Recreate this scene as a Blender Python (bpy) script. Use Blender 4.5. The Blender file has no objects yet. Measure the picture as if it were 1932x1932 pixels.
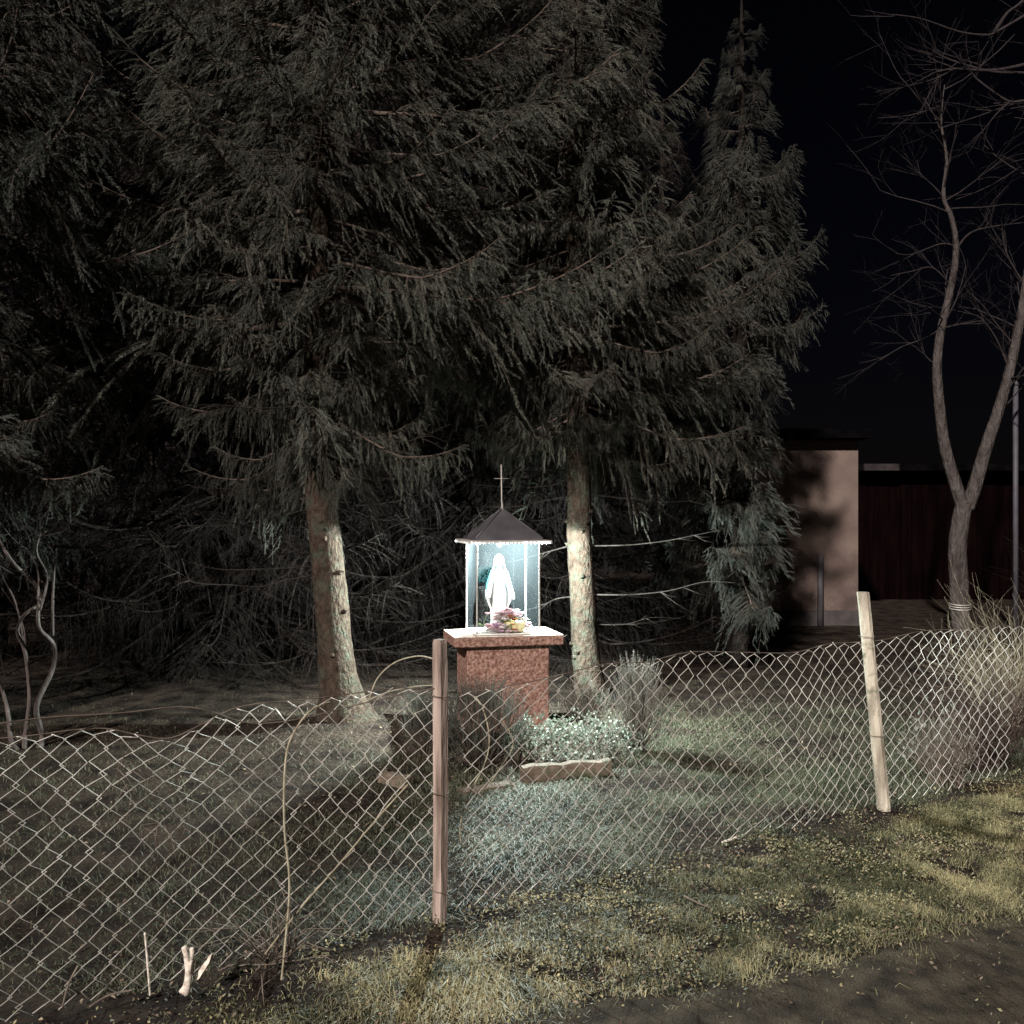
import bpy, math, random
import numpy as np
from mathutils import Vector, Matrix, Euler

random.seed(7)
rng = np.random.default_rng(7)
R = math.radians
C = bpy.context.scene.collection
scene = bpy.context.scene

# ------------------------------------------------------------------ camera, sky, sun, exposure
EYE = 1.6
FPX = 1856.0                      # focal length in pixels of a 1932 px wide picture (55 degrees)
cam_data = bpy.data.cameras.new('camera')
cam_data.sensor_fit = 'HORIZONTAL'
cam_data.angle = 2 * math.atan(966 / FPX)
cam_data.clip_start = 0.05
cam_data.clip_end = 2000
cam = bpy.data.objects.new('camera', cam_data)
cam.location = (0, 0, EYE)
cam.rotation_euler = (R(90), 0, 0)
C.objects.link(cam)
scene.camera = cam

SUN_AZ, SUN_EL = R(22), R(31)     # light from behind the camera, to its left
S = Vector((-math.sin(SUN_AZ) * math.cos(SUN_EL), -math.cos(SUN_AZ) * math.cos(SUN_EL), math.sin(SUN_EL)))
world = bpy.data.worlds.new('World')
scene.world = world
world.use_nodes = True
wn = world.node_tree
bg = wn.nodes['Background']
sky = wn.nodes.new('ShaderNodeTexSky')
sky.sky_type = 'NISHITA'
sky.sun_disc = False
sky.sun_elevation = SUN_EL
sky.sun_rotation = math.atan2(S.x, S.y)
tintn = wn.nodes.new('ShaderNodeMix'); tintn.data_type = 'RGBA'; tintn.blend_type = 'MULTIPLY'; tintn.inputs[0].default_value = 1
tintn.inputs[7].default_value = (1.0, .74, .95, 1)        # night sky: less green than the day sky
wn.links.new(sky.outputs[0], tintn.inputs[6]); wn.links.new(tintn.outputs[2], bg.inputs[0])
bg.inputs[1].default_value = 0.0003

sun_d = bpy.data.lights.new('sun', 'SUN')
sun_d.energy = 3.8
sun_d.angle = R(1.8)
sun_d.color = (1.0, 0.92, 0.865)
sun = bpy.data.objects.new('sun', sun_d)
sun.rotation_euler = S.to_track_quat('Z', 'Y').to_euler()
sun.location = (-6, -9, 9)
C.objects.link(sun)

scene.view_settings.view_transform = 'Standard'
scene.view_settings.look = 'None'
scene.view_settings.exposure = 0.5
scene.view_settings.gamma = 1
scene.view_settings.use_curve_mapping = False
scene.cycles.max_bounces = 8
scene.cycles.transparent_max_bounces = 16
scene.cycles.sample_clamp_indirect = 6

LAMP_POWER = 740.0

# ------------------------------------------------------------------ helpers
def at(px, py, Y):
    return np.array([(px - 966) / FPX * Y, Y, EYE - (py - 966) / FPX * Y])

def vnoise(x, y, scale, seed):
    x = np.asarray(x, float) / scale + seed * 17.3
    y = np.asarray(y, float) / scale + seed * 9.1
    tab = np.random.default_rng(seed + 100).random((64, 64))
    xi = np.floor(x).astype(int); yi = np.floor(y).astype(int)
    fx = x - xi; fy = y - yi
    fx = fx * fx * (3 - 2 * fx); fy = fy * fy * (3 - 2 * fy)
    g = lambda a, b: tab[a % 64, b % 64]
    return (g(xi, yi) * (1 - fx) * (1 - fy) + g(xi + 1, yi) * fx * (1 - fy)
            + g(xi, yi + 1) * (1 - fx) * fy + g(xi + 1, yi + 1) * fx * fy)

A_BASE = (-1.21, 7.2)
def gh(x, y):
    x = np.asarray(x, float); y = np.asarray(y, float)
    near = np.exp(-((x / 9) ** 2 + ((y - 5) / 9) ** 2))
    return near * (0.045 * (vnoise(x, y, 0.9, 1) - .5) + 0.03 * (vnoise(x, y, 0.28, 2) - .5)) \
        + 0.07 * np.exp(-((x - A_BASE[0]) ** 2 + (y - A_BASE[1]) ** 2) / .45)

FP1 = np.array([-0.283, 3.86]); FP2 = np.array([1.99, 5.27])
FD = (FP2 - FP1) / np.linalg.norm(FP2 - FP1)          # along the fence, to the right
FN = np.array([-FD[1], FD[0]])                         # away from the camera
def fence_side(x, y):                                  # >0 beyond the fence
    return (np.asarray(x) - FP1[0]) * FN[0] + (np.asarray(y) - FP1[1]) * FN[1]

class MB:
    def __init__(self):
        self.v = []; self.f = []; self.n = 0; self.bulk = []
    def add(self, verts, faces):
        verts = [tuple(p) for p in verts]
        self.v += verts
        self.f += [tuple(i + self.n for i in f) for f in faces]
        self.n += len(verts)
    def tube(self, pts, radii, sides=6, cap=True, noise=0.0, squash=None):
        pts = [Vector(p) for p in pts]
        if not hasattr(radii, '__len__'): radii = [radii] * len(pts)
        vs = []; ref = None
        for i, p in enumerate(pts):
            a = pts[max(i - 1, 0)]; b = pts[min(i + 1, len(pts) - 1)]
            d = (b - a).normalized()
            if ref is None:
                ref = Vector((0, 1, 0)) if abs(d.y) < .8 else Vector((1, 0, 0))
            u = (ref - d * ref.dot(d)).normalized(); w = d.cross(u); ref = u
            for k in range(sides):
                t = 2 * math.pi * k / sides
                r = radii[i] * (1 + (random.uniform(-noise, noise) if noise else 0))
                vs.append(p + u * (math.cos(t) * r) + w * (math.sin(t) * r))
        fs = []
        m = len(pts)
        for i in range(m - 1):
            for k in range(sides):
                k2 = (k + 1) % sides
                fs.append((i * sides + k, i * sides + k2, (i + 1) * sides + k2, (i + 1) * sides + k))
        if cap:
            fs.append(tuple(reversed(range(sides))))
            fs.append(tuple((m - 1) * sides + k for k in range(sides)))
        self.add(vs, fs)
    def box(self, c, s, rot=0.0, bevel=0.0, jit=0.0):
        cx, cy, cz = c; hx, hy, hz = s[0] / 2, s[1] / 2, s[2] / 2
        b = min(bevel, hx * .9, hy * .9, hz * .9)
        if b <= 0:
            vs = [(x, y, z) for z in (-hz, hz) for x, y in ((-hx, -hy), (hx, -hy), (hx, hy), (-hx, hy))]
            fs = [(3, 2, 1, 0), (4, 5, 6, 7), (0, 1, 5, 4), (1, 2, 6, 5), (2, 3, 7, 6), (3, 0, 4, 7)]
        else:
            vs = []
            for z, q in ((-hz, b), (-hz + b, 0), (hz - b, 0), (hz, b)):
                ax, ay = hx - q, hy - q
                vs += [(-ax + b, -ay, z), (ax - b, -ay, z), (ax, -ay + b, z), (ax, ay - b, z),
                       (ax - b, ay, z), (-ax + b, ay, z), (-ax, ay - b, z), (-ax, -ay + b, z)]
            fs = [tuple(reversed(range(8))), tuple(range(24, 32))]
            for i in range(3):
                for k in range(8):
                    k2 = (k + 1) % 8
                    fs.append((i * 8 + k, i * 8 + k2, (i + 1) * 8 + k2, (i + 1) * 8 + k))
        cr, sr = math.cos(rot), math.sin(rot)
        out = []
        for x, y, z in vs:
            if jit: x += random.uniform(-jit, jit); y += random.uniform(-jit, jit); z += random.uniform(-jit, jit)
            out.append((cx + x * cr - y * sr, cy + x * sr + y * cr, cz + z))
        self.add(out, fs)
    def rings(self, rings, cap=True):
        s = len(rings[0]); vs = [p for r in rings for p in r]; fs = []
        for i in range(len(rings) - 1):
            for k in range(s):
                k2 = (k + 1) % s
                fs.append((i * s + k, i * s + k2, (i + 1) * s + k2, (i + 1) * s + k))
        if cap:
            fs.append(tuple(reversed(range(s)))); fs.append(tuple((len(rings) - 1) * s + k for k in range(s)))
        self.add(vs, fs)
    def ball(self, c, r, seg=8, rg=6, jit=0.0):
        rx, ry, rz = (r, r, r) if not hasattr(r, '__len__') else r
        rings = []
        for i in range(rg + 1):
            t = math.pi * min(max(i / rg, .03), .97)
            q = 1 + random.uniform(-jit, jit)
            rings.append([(c[0] + rx * q * math.sin(t) * math.cos(2 * math.pi * k / seg),
                           c[1] + ry * q * math.sin(t) * math.sin(2 * math.pi * k / seg),
                           c[2] - rz * math.cos(t)) for k in range(seg)])
        self.rings(rings)
    def tris(self, V, F):                       # numpy bulk triangles
        self.bulk.append((np.asarray(V, np.float32), np.asarray(F, np.int64)))
    def mesh(self, name, origin=(0, 0, 0), smooth=True, attr=None):
        me = bpy.data.meshes.new(name)
        o = np.array(origin, np.float32)
        if not self.bulk:
            me.from_pydata([tuple(np.array(p) - o) for p in self.v], [], self.f)
        else:
            Vs = []; Fs = []; n = 0
            if self.v:
                Vs.append(np.array(self.v, np.float32)); n = len(self.v)
                for f in self.f:
                    for i in range(1, len(f) - 1): Fs.append([[f[0], f[i], f[i + 1]]])
                Fs = [np.array(Fs).reshape(-1, 3)]
            for v, f in self.bulk:
                Vs.append(v); Fs.append(f + n); n += len(v)
            V = np.concatenate(Vs) - o; F = np.concatenate(Fs)
            me.vertices.add(len(V)); me.vertices.foreach_set('co', V.ravel())
            me.loops.add(len(F) * 3); me.loops.foreach_set('vertex_index', F.ravel().astype(np.int32))
            me.polygons.add(len(F)); me.polygons.foreach_set('loop_start', np.arange(0, len(F) * 3, 3, dtype=np.int32))
            if attr is not None:
                a = me.attributes.new('tint', 'FLOAT', 'POINT')
                a.data.foreach_set('value', np.asarray(attr, np.float32))
            me.update(calc_edges=True)
        if smooth:
            me.polygons.foreach_set('use_smooth', [True] * len(me.polygons))
        me.validate()
        return me
    def build(self, name, mat, parent=None, origin=(0, 0, 0), smooth=True, attr=None):
        if parent is not None:
            p = parent; origin = Vector((0, 0, 0))
            while p is not None: origin = origin + p.location; p = p.parent
        me = self.mesh(name, origin, smooth, attr)
        for m in (mat if isinstance(mat, (list, tuple)) else [mat]): me.materials.append(m)
        o = bpy.data.objects.new(name, me); C.objects.link(o)
        if parent is not None: o.parent = parent
        else: o.location = origin
        return o

def tag(o, label=None, cat=None, group=None, kind=None):
    if label: o['label'] = label
    if cat: o['category'] = cat
    if group: o['group'] = group
    if kind: o['kind'] = kind
    return o

def thing(name, label, cat, loc, group=None):
    o = bpy.data.objects.new(name, None); C.objects.link(o); o.location = tuple(float(c) for c in loc)
    o.empty_display_size = .1
    return tag(o, label, cat, group)

def smooth_path(pts, n=6):
    P = [Vector(p) for p in pts]; out = []
    for i in range(len(P) - 1):
        p0 = P[max(i - 1, 0)]; p1 = P[i]; p2 = P[i + 1]; p3 = P[min(i + 2, len(P) - 1)]
        for k in range(n):
            t = k / n
            out.append(.5 * ((2 * p1) + (p2 - p0) * t + (2 * p0 - 5 * p1 + 4 * p2 - p3) * t * t + (3 * p1 - p0 - 3 * p2 + p3) * t ** 3))
    out.append(P[-1])
    return out

# ------------------------------------------------------------------ materials
def mat(name, c1, c2=None, rough=.8, scale=8., detail=6., bump=0., bscale=None, metal=0., spec=.3, ramp=(.35, .65), stretch=(1, 1, 1), rand=0.):
    m = bpy.data.materials.new(name); m.use_nodes = True
    nt = m.node_tree; N = nt.nodes; L = nt.links
    b = N['Principled BSDF']
    b.inputs['Roughness'].default_value = rough
    b.inputs['Metallic'].default_value = metal
    b.inputs['Specular IOR Level'].default_value = spec
    tc = N.new('ShaderNodeTexCoord'); mp = N.new('ShaderNodeMapping'); mp.inputs['Scale'].default_value = stretch
    L.new(tc.outputs['Object'], mp.inputs[0])
    col = None
    if c2 is not None:
        no = N.new('ShaderNodeTexNoise'); no.inputs['Scale'].default_value = scale; no.inputs['Detail'].default_value = detail
        L.new(mp.outputs[0], no.inputs['Vector'])
        r = N.new('ShaderNodeValToRGB')
        r.color_ramp.elements[0].position = ramp[0]; r.color_ramp.elements[1].position = ramp[1]
        r.color_ramp.elements[0].color = (*c1, 1); r.color_ramp.elements[1].color = (*c2, 1)
        L.new(no.outputs['Fac'], r.inputs[0]); col = r.outputs[0]
    else:
        b.inputs['Base Color'].default_value = (*c1, 1)
    if rand and col is not None:
        oi = N.new('ShaderNodeObjectInfo'); hs = N.new('ShaderNodeHueSaturation')
        mr = N.new('ShaderNodeMapRange'); mr.inputs['To Min'].default_value = 1 - rand; mr.inputs['To Max'].default_value = 1 + rand
        L.new(oi.outputs['Random'], mr.inputs['Value']); L.new(mr.outputs[0], hs.inputs['Value']); L.new(col, hs.inputs['Color'])
        col = hs.outputs[0]
    if col is not None: L.new(col, b.inputs['Base Color'])
    if bump:
        bn = N.new('ShaderNodeTexNoise'); bn.inputs['Scale'].default_value = bscale or scale * 2; bn.inputs['Detail'].default_value = 8
        L.new(mp.outputs[0], bn.inputs['Vector'])
        bu = N.new('ShaderNodeBump'); bu.inputs['Strength'].default_value = 1; bu.inputs['Distance'].default_value = bump
        L.new(bn.outputs['Fac'], bu.inputs['Height']); L.new(bu.outputs[0], b.inputs['Normal'])
    return m

def leaf_mat(name, c1, c2, transl=.25, rough=.6, scale=30., tint=False, rand=0.):
    m = bpy.data.materials.new(name); m.use_nodes = True
    nt = m.node_tree; N = nt.nodes; L = nt.links
    b = N['Principled BSDF']; b.inputs['Roughness'].default_value = rough; b.inputs['Specular IOR Level'].default_value = .25
    r = N.new('ShaderNodeValToRGB')
    r.color_ramp.elements[0].color = (*c1, 1); r.color_ramp.elements[1].color = (*c2, 1)
    if tint:
        a = N.new('ShaderNodeAttribute'); a.attribute_name = 'tint'; L.new(a.outputs['Fac'], r.inputs[0])
    else:
        tc = N.new('ShaderNodeTexCoord'); no = N.new('ShaderNodeTexNoise'); no.inputs['Scale'].default_value = scale
        L.new(tc.outputs['Object'], no.inputs['Vector']); L.new(no.outputs['Fac'], r.inputs[0])
        r.color_ramp.elements[0].position = .3; r.color_ramp.elements[1].position = .7
    col = r.outputs[0]
    if rand:
        oi = N.new('ShaderNodeObjectInfo'); hs = N.new('ShaderNodeHueSaturation')
        mr = N.new('ShaderNodeMapRange'); mr.inputs['To Min'].default_value = 1 - rand; mr.inputs['To Max'].default_value = 1 + rand
        m2 = N.new('ShaderNodeMath'); m2.operation = 'FRACT'; m3 = N.new('ShaderNodeMath'); m3.operation = 'MULTIPLY'; m3.inputs[1].default_value = 7.31
        L.new(oi.outputs['Random'], m3.inputs[0]); L.new(m3.outputs[0], m2.inputs[0])
        m4 = N.new('ShaderNodeMapRange'); m4.inputs['To Min'].default_value = .44; m4.inputs['To Max'].default_value = .54
        L.new(m2.outputs[0], m4.inputs['Value']); L.new(m4.outputs[0], hs.inputs['Hue'])
        L.new(oi.outputs['Random'], mr.inputs['Value']); L.new(mr.outputs[0], hs.inputs['Value']); L.new(col, hs.inputs['Color'])
        col = hs.outputs[0]
    L.new(col, b.inputs['Base Color'])
    t = N.new('ShaderNodeBsdfTranslucent'); L.new(col, t.inputs[0])
    mx = N.new('ShaderNodeMixShader'); mx.inputs[0].default_value = transl
    L.new(b.outputs[0], mx.inputs[1]); L.new(t.outputs[0], mx.inputs[2])
    L.new(mx.outputs[0], N['Material Output'].inputs[0])
    return m

M = {}
M['needle'] = leaf_mat('spruce_needles', (.030, .036, .029), (.158, .160, .130), .25, .55, tint=True, rand=.42)
M['needle_c'] = leaf_mat('dimmed_spruce_needles', (.022, .028, .024), (.115, .122, .104), .25, .55, tint=True, rand=.4)  # needles a step darker: dimmer light on these trees put into the colour
M['needle_dark'] = leaf_mat('dark_needles', (.009, .007, .0075), (.034, .024, .024), .15, .6, tint=True)  # near-black needles: shade of the background trees put into the colour
M['twig'] = mat('twig', (.055, .038, .030), (.10, .075, .06), .85, 20)
M['deadtwig'] = mat('dead_twig', (.018, .015, .013), (.042, .034, .030), .9, 20, spec=.1)
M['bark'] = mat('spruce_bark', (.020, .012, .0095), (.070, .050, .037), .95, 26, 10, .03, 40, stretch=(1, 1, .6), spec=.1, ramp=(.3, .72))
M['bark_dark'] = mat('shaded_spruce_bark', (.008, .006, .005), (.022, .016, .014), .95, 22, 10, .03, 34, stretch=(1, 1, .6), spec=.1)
M['palestem'] = mat('pale_stem_bark', (.06, .048, .044), (.125, .102, .093), .9, 12, 8, .01, 40, stretch=(1, 1, .3), spec=.1)
M['finetwig'] = mat('fine_bare_twigs', (.022, .018, .019), (.04, .033, .033), .95, 12, spec=.05)
M['bark2'] = mat('grey_bark', (.034, .028, .027), (.10, .084, .078), .95, 14, 10, .05, 30, stretch=(1, 1, .35), spec=.05, ramp=(.3, .7))
M['soil'] = mat('soil', (.014, .010, .009), (.048, .036, .028), .97, 5, 12, .05, 34, spec=.05)
M['path'] = mat('trodden_dirt', (.030, .024, .019), (.088, .070, .050), .97, 9, 12, .02, 110, spec=.08)
M['grass'] = leaf_mat('grass', (.040, .048, .020), (.50, .44, .25), .25, .6, tint=True)
M['lawn'] = leaf_mat('lawn_grass', (.035, .046, .026), (.23, .235, .15), .25, .6, tint=True)
M['dryleaf'] = leaf_mat('dry_leaf', (.05, .032, .022), (.36, .28, .20), .15, .7, tint=True)
M['wire'] = mat('galvanised_wire', (.42, .39, .35), (.72, .68, .62), .42, 6, metal=.3, spec=.5)
M['rustywire'] = mat('rusty_wire', (.10, .075, .06), (.22, .18, .15), .6, 15, metal=.3)
M['post'] = mat('weathered_post', (.12, .085, .068), (.46, .36, .31), .9, 22, 10, .01, 60, stretch=(1, 1, .12), spec=.1, ramp=(.3, .62))
M['post2'] = mat('pale_post', (.20, .165, .125), (.60, .54, .44), .85, 13, 10, .01, 50, stretch=(1, 1, .3), spec=.1, ramp=(.3, .6))
M['stake'] = mat('cut_wood', (.22, .16, .12), (.74, .66, .57), .85, 45, 8, .004, 80, spec=.1, ramp=(.3, .55))
M['vine'] = mat('vine_bark', (.22, .18, .12), (.40, .36, .26), .8, 30)
M['plaster'] = mat('spatter_render', (.14, .070, .055), (.37, .225, .18), .95, 46, 8, .014, 60, ramp=(.36, .66), spec=.1)
M['slab'] = mat('slab_stone', (.20, .145, .12), (.32, .25, .21), .8, 30, 6, .004, 60)
M['roofmetal'] = mat('dark_sheet_metal', (.055, .050, .055), (.10, .092, .098), .5, 5, metal=.3, spec=.5)
M['eave'] = mat('zinc_edge', (.45, .42, .40), (.62, .58, .55), .45, 9, metal=.4)
M['rod'] = mat('iron_rod', (.26, .235, .215), (.38, .34, .31), .6, 9)
M['white'] = mat('painted_plaster_white', (.80, .78, .76), (.86, .84, .82), .55, 9)
M['blue'] = mat('painted_mantle_blue', (.16, .62, .66), (.22, .70, .72), .55, 9)
M['skin'] = mat('painted_skin', (.72, .52, .44), (.78, .58, .50), .55, 9)
M['petal'] = mat('pink_petal', (.80, .52, .58), (.86, .72, .74), .6, 30)
M['petalw'] = mat('white_petal', (.82, .74, .72), (.88, .82, .80), .6, 30)
M['petalp'] = mat('purple_petal', (.74, .50, .68), (.82, .62, .76), .6, 30)
M['orange'] = mat('orange_petal', (.62, .18, .04), (.76, .30, .08), .6, 30)
M['wicker'] = mat('cream_wicker', (.50, .40, .20), (.70, .60, .36), .7, 40, bump=.003)
M['leafgreen'] = leaf_mat('bouquet_leaf', (.08, .16, .05), (.20, .30, .12), .2)
M['wall'] = mat('house_render', (.115, .082, .072), (.185, .138, .118), .95, 1.6, 10, .01, 60, spec=.1)
M['plinth'] = mat('house_plinth', (.045, .038, .038), (.07, .06, .058), .95, 6)
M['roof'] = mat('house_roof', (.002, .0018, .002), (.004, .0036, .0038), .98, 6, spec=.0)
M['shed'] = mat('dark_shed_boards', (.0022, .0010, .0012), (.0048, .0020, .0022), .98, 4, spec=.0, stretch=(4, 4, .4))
M['pipe'] = mat('downpipe_metal', (.05, .045, .05), (.08, .07, .075), .6, 6)
M['pole'] = mat('metal_pole', (.05, .046, .056), (.075, .07, .08), .6, 4)
M['juniper'] = leaf_mat('juniper_needles', (.04, .06, .05), (.11, .14, .12), .2, .6, 6.)
M['pale_leaf'] = leaf_mat('pale_leaf', (.06, .085, .055), (.36, .39, .33), .2, .5, tint=True)
M['heather'] = leaf_mat('heather', (.12, .13, .11), (.26, .25, .22), .2, .6, 6.)
M['stone'] = mat('edging_stone', (.085, .062, .045), (.19, .145, .11), .9, 12, 8, .01, 30)
M['redstem'] = mat('reddish_stem', (.045, .030, .027), (.125, .09, .08), .9, 20, spec=.1)
M['drystem'] = mat('dry_stem', (.09, .068, .055), (.22, .18, .145), .9, 20)

def add_patches(m, col, scale, lo, hi):  # noise patches: lichen on bark, stone and post, darker brown on wall
    nt = m.node_tree; N = nt.nodes; L = nt.links; b = N['Principled BSDF']
    src = b.inputs['Base Color'].links[0].from_socket
    tc = N.new('ShaderNodeTexCoord'); no = N.new('ShaderNodeTexNoise'); no.inputs['Scale'].default_value = scale; no.inputs['Detail'].default_value = 10; no.inputs['Roughness'].default_value = .7
    L.new(tc.outputs['Object'], no.inputs['Vector'])
    mr = N.new('ShaderNodeMapRange'); mr.inputs['From Min'].default_value = lo; mr.inputs['From Max'].default_value = hi; L.new(no.outputs['Fac'], mr.inputs['Value'])
    mx = N.new('ShaderNodeMix'); mx.data_type = 'RGBA'; mx.inputs[7].default_value = (*col, 1)
    L.new(mr.outputs[0], mx.inputs[0]); L.new(src, mx.inputs[6]); L.new(mx.outputs[2], b.inputs['Base Color'])
add_patches(M['bark'], (.045, .049, .036), 9, .47, .66)
add_patches(M['stone'], (.06, .065, .04), 14, .5, .62)
add_patches(M['post2'], (.16, .17, .11), 9, .56, .68)
add_patches(M['wall'], (.075, .055, .05), .9, .5, .68)

def glass_mat():
    m = bpy.data.materials.new('dusty_glass'); m.use_nodes = True
    N = m.node_tree.nodes; L = m.node_tree.links
    N.remove(N['Principled BSDF'])
    tr = N.new('ShaderNodeBsdfTransparent'); tr.inputs[0].default_value = (.93, .97, .98, 1)
    gl = N.new('ShaderNodeBsdfGlossy'); gl.inputs['Roughness'].default_value = .03; gl.inputs[0].default_value = (.9, .95, 1, 1)
    df = N.new('ShaderNodeBsdfTranslucent'); df.inputs[0].default_value = (.70, .86, .95, 1)
    tc = N.new('ShaderNodeTexCoord'); mp = N.new('ShaderNodeMapping'); mp.inputs['Scale'].default_value = (1, 1, .35)
    L.new(tc.outputs['Object'], mp.inputs[0])
    no = N.new('ShaderNodeTexNoise'); no.inputs['Scale'].default_value = 11; no.inputs['Detail'].default_value = 7
    L.new(mp.outputs[0], no.inputs['Vector'])
    mr = N.new('ShaderNodeMapRange'); mr.inputs['From Min'].default_value = .25; mr.inputs['From Max'].default_value = .75
    mr.inputs['To Min'].default_value = .0036; mr.inputs['To Max'].default_value = .0050
    L.new(no.outputs['Fac'], mr.inputs['Value'])
    m1 = N.new('ShaderNodeMixShader'); L.new(mr.outputs[0], m1.inputs[0]); L.new(tr.outputs[0], m1.inputs[1]); L.new(df.outputs[0], m1.inputs[2])
    m2 = N.new('ShaderNodeMixShader'); m2.inputs[0].default_value = .015; L.new(m1.outputs[0], m2.inputs[1]); L.new(gl.outputs[0], m2.inputs[2])
    L.new(m2.outputs[0], N['Material Output'].inputs[0])
    return m
M['glass'] = glass_mat()
def emit_mat(name, col, s):
    m = bpy.data.materials.new(name); m.use_nodes = True
    N = m.node_tree.nodes; N.remove(N['Principled BSDF'])
    e = N.new('ShaderNodeEmission'); e.inputs[0].default_value = (*col, 1); e.inputs[1].default_value = s
    m.node_tree.links.new(e.outputs[0], N['Material Output'].inputs[0]); return m
M['bulb'] = emit_mat('led_disc', (.85, .95, 1.0), 12)

# ------------------------------------------------------------------ ground and path
def grid_sheet(xs, ys, zf, keep=None):
    X, Yg = np.meshgrid(xs, ys); Z = zf(X, Yg)
    V = np.stack([X.ravel(), Yg.ravel(), Z.ravel()], 1)
    nx, ny = len(xs), len(ys)
    i = (np.arange(ny - 1)[:, None] * nx + np.arange(nx - 1)[None, :]).ravel()
    F = np.concatenate([np.stack([i, i + 1, i + nx + 1], 1), np.stack([i, i + nx + 1, i + nx], 1)])
    if keep is not None:
        cx = V[F].mean(1); F = F[keep(cx[:, 0], cx[:, 1])]
    return V, F
far = np.array([9, 11, 14, 18, 25, 40, 80, 160, 400.])
xs = np.concatenate([-far[::-1], np.arange(-8, 8.01, .09), far])
ys = np.concatenate([-far[::-1], np.arange(-8, 2, .5), np.arange(2, 10, .09), np.arange(10, 14, .4), np.array([15, 18, 25, 40, 80, 160, 400.])])
mb = MB(); mb.tris(*grid_sheet(xs, ys, gh)); mb.build('ground', M['soil']).__setitem__('kind', 'structure')

P_EDGE = (np.array([.09, 3.07]), np.array([2.06, 3.96]))
pd = (P_EDGE[1] - P_EDGE[0]) / np.linalg.norm(P_EDGE[1] - P_EDGE[0]); pn = np.array([pd[1], -pd[0]])
def path_side(x, y):                                   # >0 on the trodden path
    d = (np.asarray(x) - P_EDGE[0][0]) * pn[0] + (np.asarray(y) - P_EDGE[0][1]) * pn[1]
    return d + .22 * (vnoise(x, y, .55, 5) - .5) + .10 * (vnoise(x, y, .16, 6) - .5)
V, F = grid_sheet(np.arange(-3, 6.5, .06), np.arange(-1.5, 6, .06), lambda x, y: gh(x, y) + .006,
                  lambda x, y: (path_side(x, y) > 0))
mb = MB(); mb.tris(V, F); mb.build('path', M['path']).__setitem__('kind', 'structure')

# ------------------------------------------------------------------ house behind the trees
HY = 13.9
house = thing('house', 'low rendered house standing behind the spruces, its lit end wall dappled by branch shadows', 'house', (3.0, HY, 0))
x1 = (1619 - 966) / FPX * HY
mb = MB(); mb.box(((x1 + 3.3) / 2, HY + 3, 1.38), (x1 - 3.3, 6, 2.46)); mb.build('wall', M['wall'], house, smooth=False)
mb = MB(); mb.box(((x1 + 3.3) / 2, HY + 3, .06), (x1 - 3.3 + .06, 6.06, .30)); mb.build('plinth', M['plinth'], house, smooth=False)
mb = MB()
xa, xb = 3.18, x1 + .12
mb.add([(xa, HY - .25, 2.63), (xb, HY - .25, 2.63), (xb, HY + 6.3, 2.63), (xa, HY + 6.3, 2.63),
        (xa, HY - .25, 2.75), (xb, HY - .25, 2.75), (xb, HY + 6.3, 2.75), (xa, HY + 6.3, 2.75),
        (xa, HY + 3, 3.05), (xb, HY + 3, 3.05)],
       [(3, 2, 1, 0), (0, 1, 5, 4), (2, 3, 7, 6), (4, 5, 9, 8), (6, 7, 8, 9), (1, 2, 6, 9, 5), (0, 4, 8, 7, 3)])
mb.build('roof', M['roof'], house, smooth=False)
mb = MB(); xp = (1545 - 966) / FPX * HY
mb.tube([(xp, HY - .07, 0.0), (xp, HY - .07, 1.0)], .045, 8); mb.build('downpipe', M['pipe'], house)

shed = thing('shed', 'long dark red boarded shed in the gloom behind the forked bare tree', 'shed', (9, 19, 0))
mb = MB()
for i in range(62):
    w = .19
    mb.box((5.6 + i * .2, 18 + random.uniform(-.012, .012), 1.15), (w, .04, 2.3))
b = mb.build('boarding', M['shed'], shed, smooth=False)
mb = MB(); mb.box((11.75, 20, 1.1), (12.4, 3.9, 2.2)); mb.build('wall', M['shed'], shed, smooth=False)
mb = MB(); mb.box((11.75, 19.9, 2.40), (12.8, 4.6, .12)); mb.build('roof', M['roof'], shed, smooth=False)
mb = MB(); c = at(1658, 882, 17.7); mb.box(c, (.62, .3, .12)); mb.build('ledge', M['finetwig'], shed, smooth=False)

pole = thing('pole', 'thin upright metal pole at the far right, behind the bare tree', 'pole', at(1916, 1190, 13.2) * [1, 1, 0])
mb = MB(); c = at(1916, 1190, 13.2); mb.tube([(c[0], c[1], 0), (c[0], c[1], 3.3)], .035, 8); mb.build('shaft', M['pole'], pole)
mb = MB(); mb.tube([(c[0], c[1], 3.3), (c[0], c[1], 3.36)], [.05, .02], 8); mb.build('cap', M['pole'], pole)

# ------------------------------------------------------------------ chain link fence
CELL_W, CELL_H = 0.098, 0.084
ROWS = 22                                              # half cells
SKEW = 0.16
def fence_pt(s, z):
    """point on the fence skin: s metres from the first post, z above ground"""
    s2 = s + SKEW * (z - .5)
    ln = np.linalg.norm(FP2 - FP1)
    bul = .035 * math.sin(2.2 * s2 + .6) * math.sin(math.pi * min(max(z / .93, 0), 1)) + .018 * math.sin(5.1 * s2 + 2 * z)
    dip = math.exp(-((s2 + 1.02) / .16) ** 2) * max(0, (z - .6) / .33) * .10
    dip += .022 * math.sin(3.1 * s2 + 1) * (z / .93) + .012 * math.sin(7.7 * s2) * (z / .93)
    zz = z - dip
    p = FP1 + FD * s2 + FN * (bul + .035)
    g = float(gh(p[0], p[1]))
    return np.array([p[0], p[1], g + zz])
fence = thing('chain_link_fence', 'sagging galvanised chain link fence running past both posts across the picture', 'fence', (FP1[0], FP1[1] + .035, 0))
fr = random.Random(3)
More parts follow.
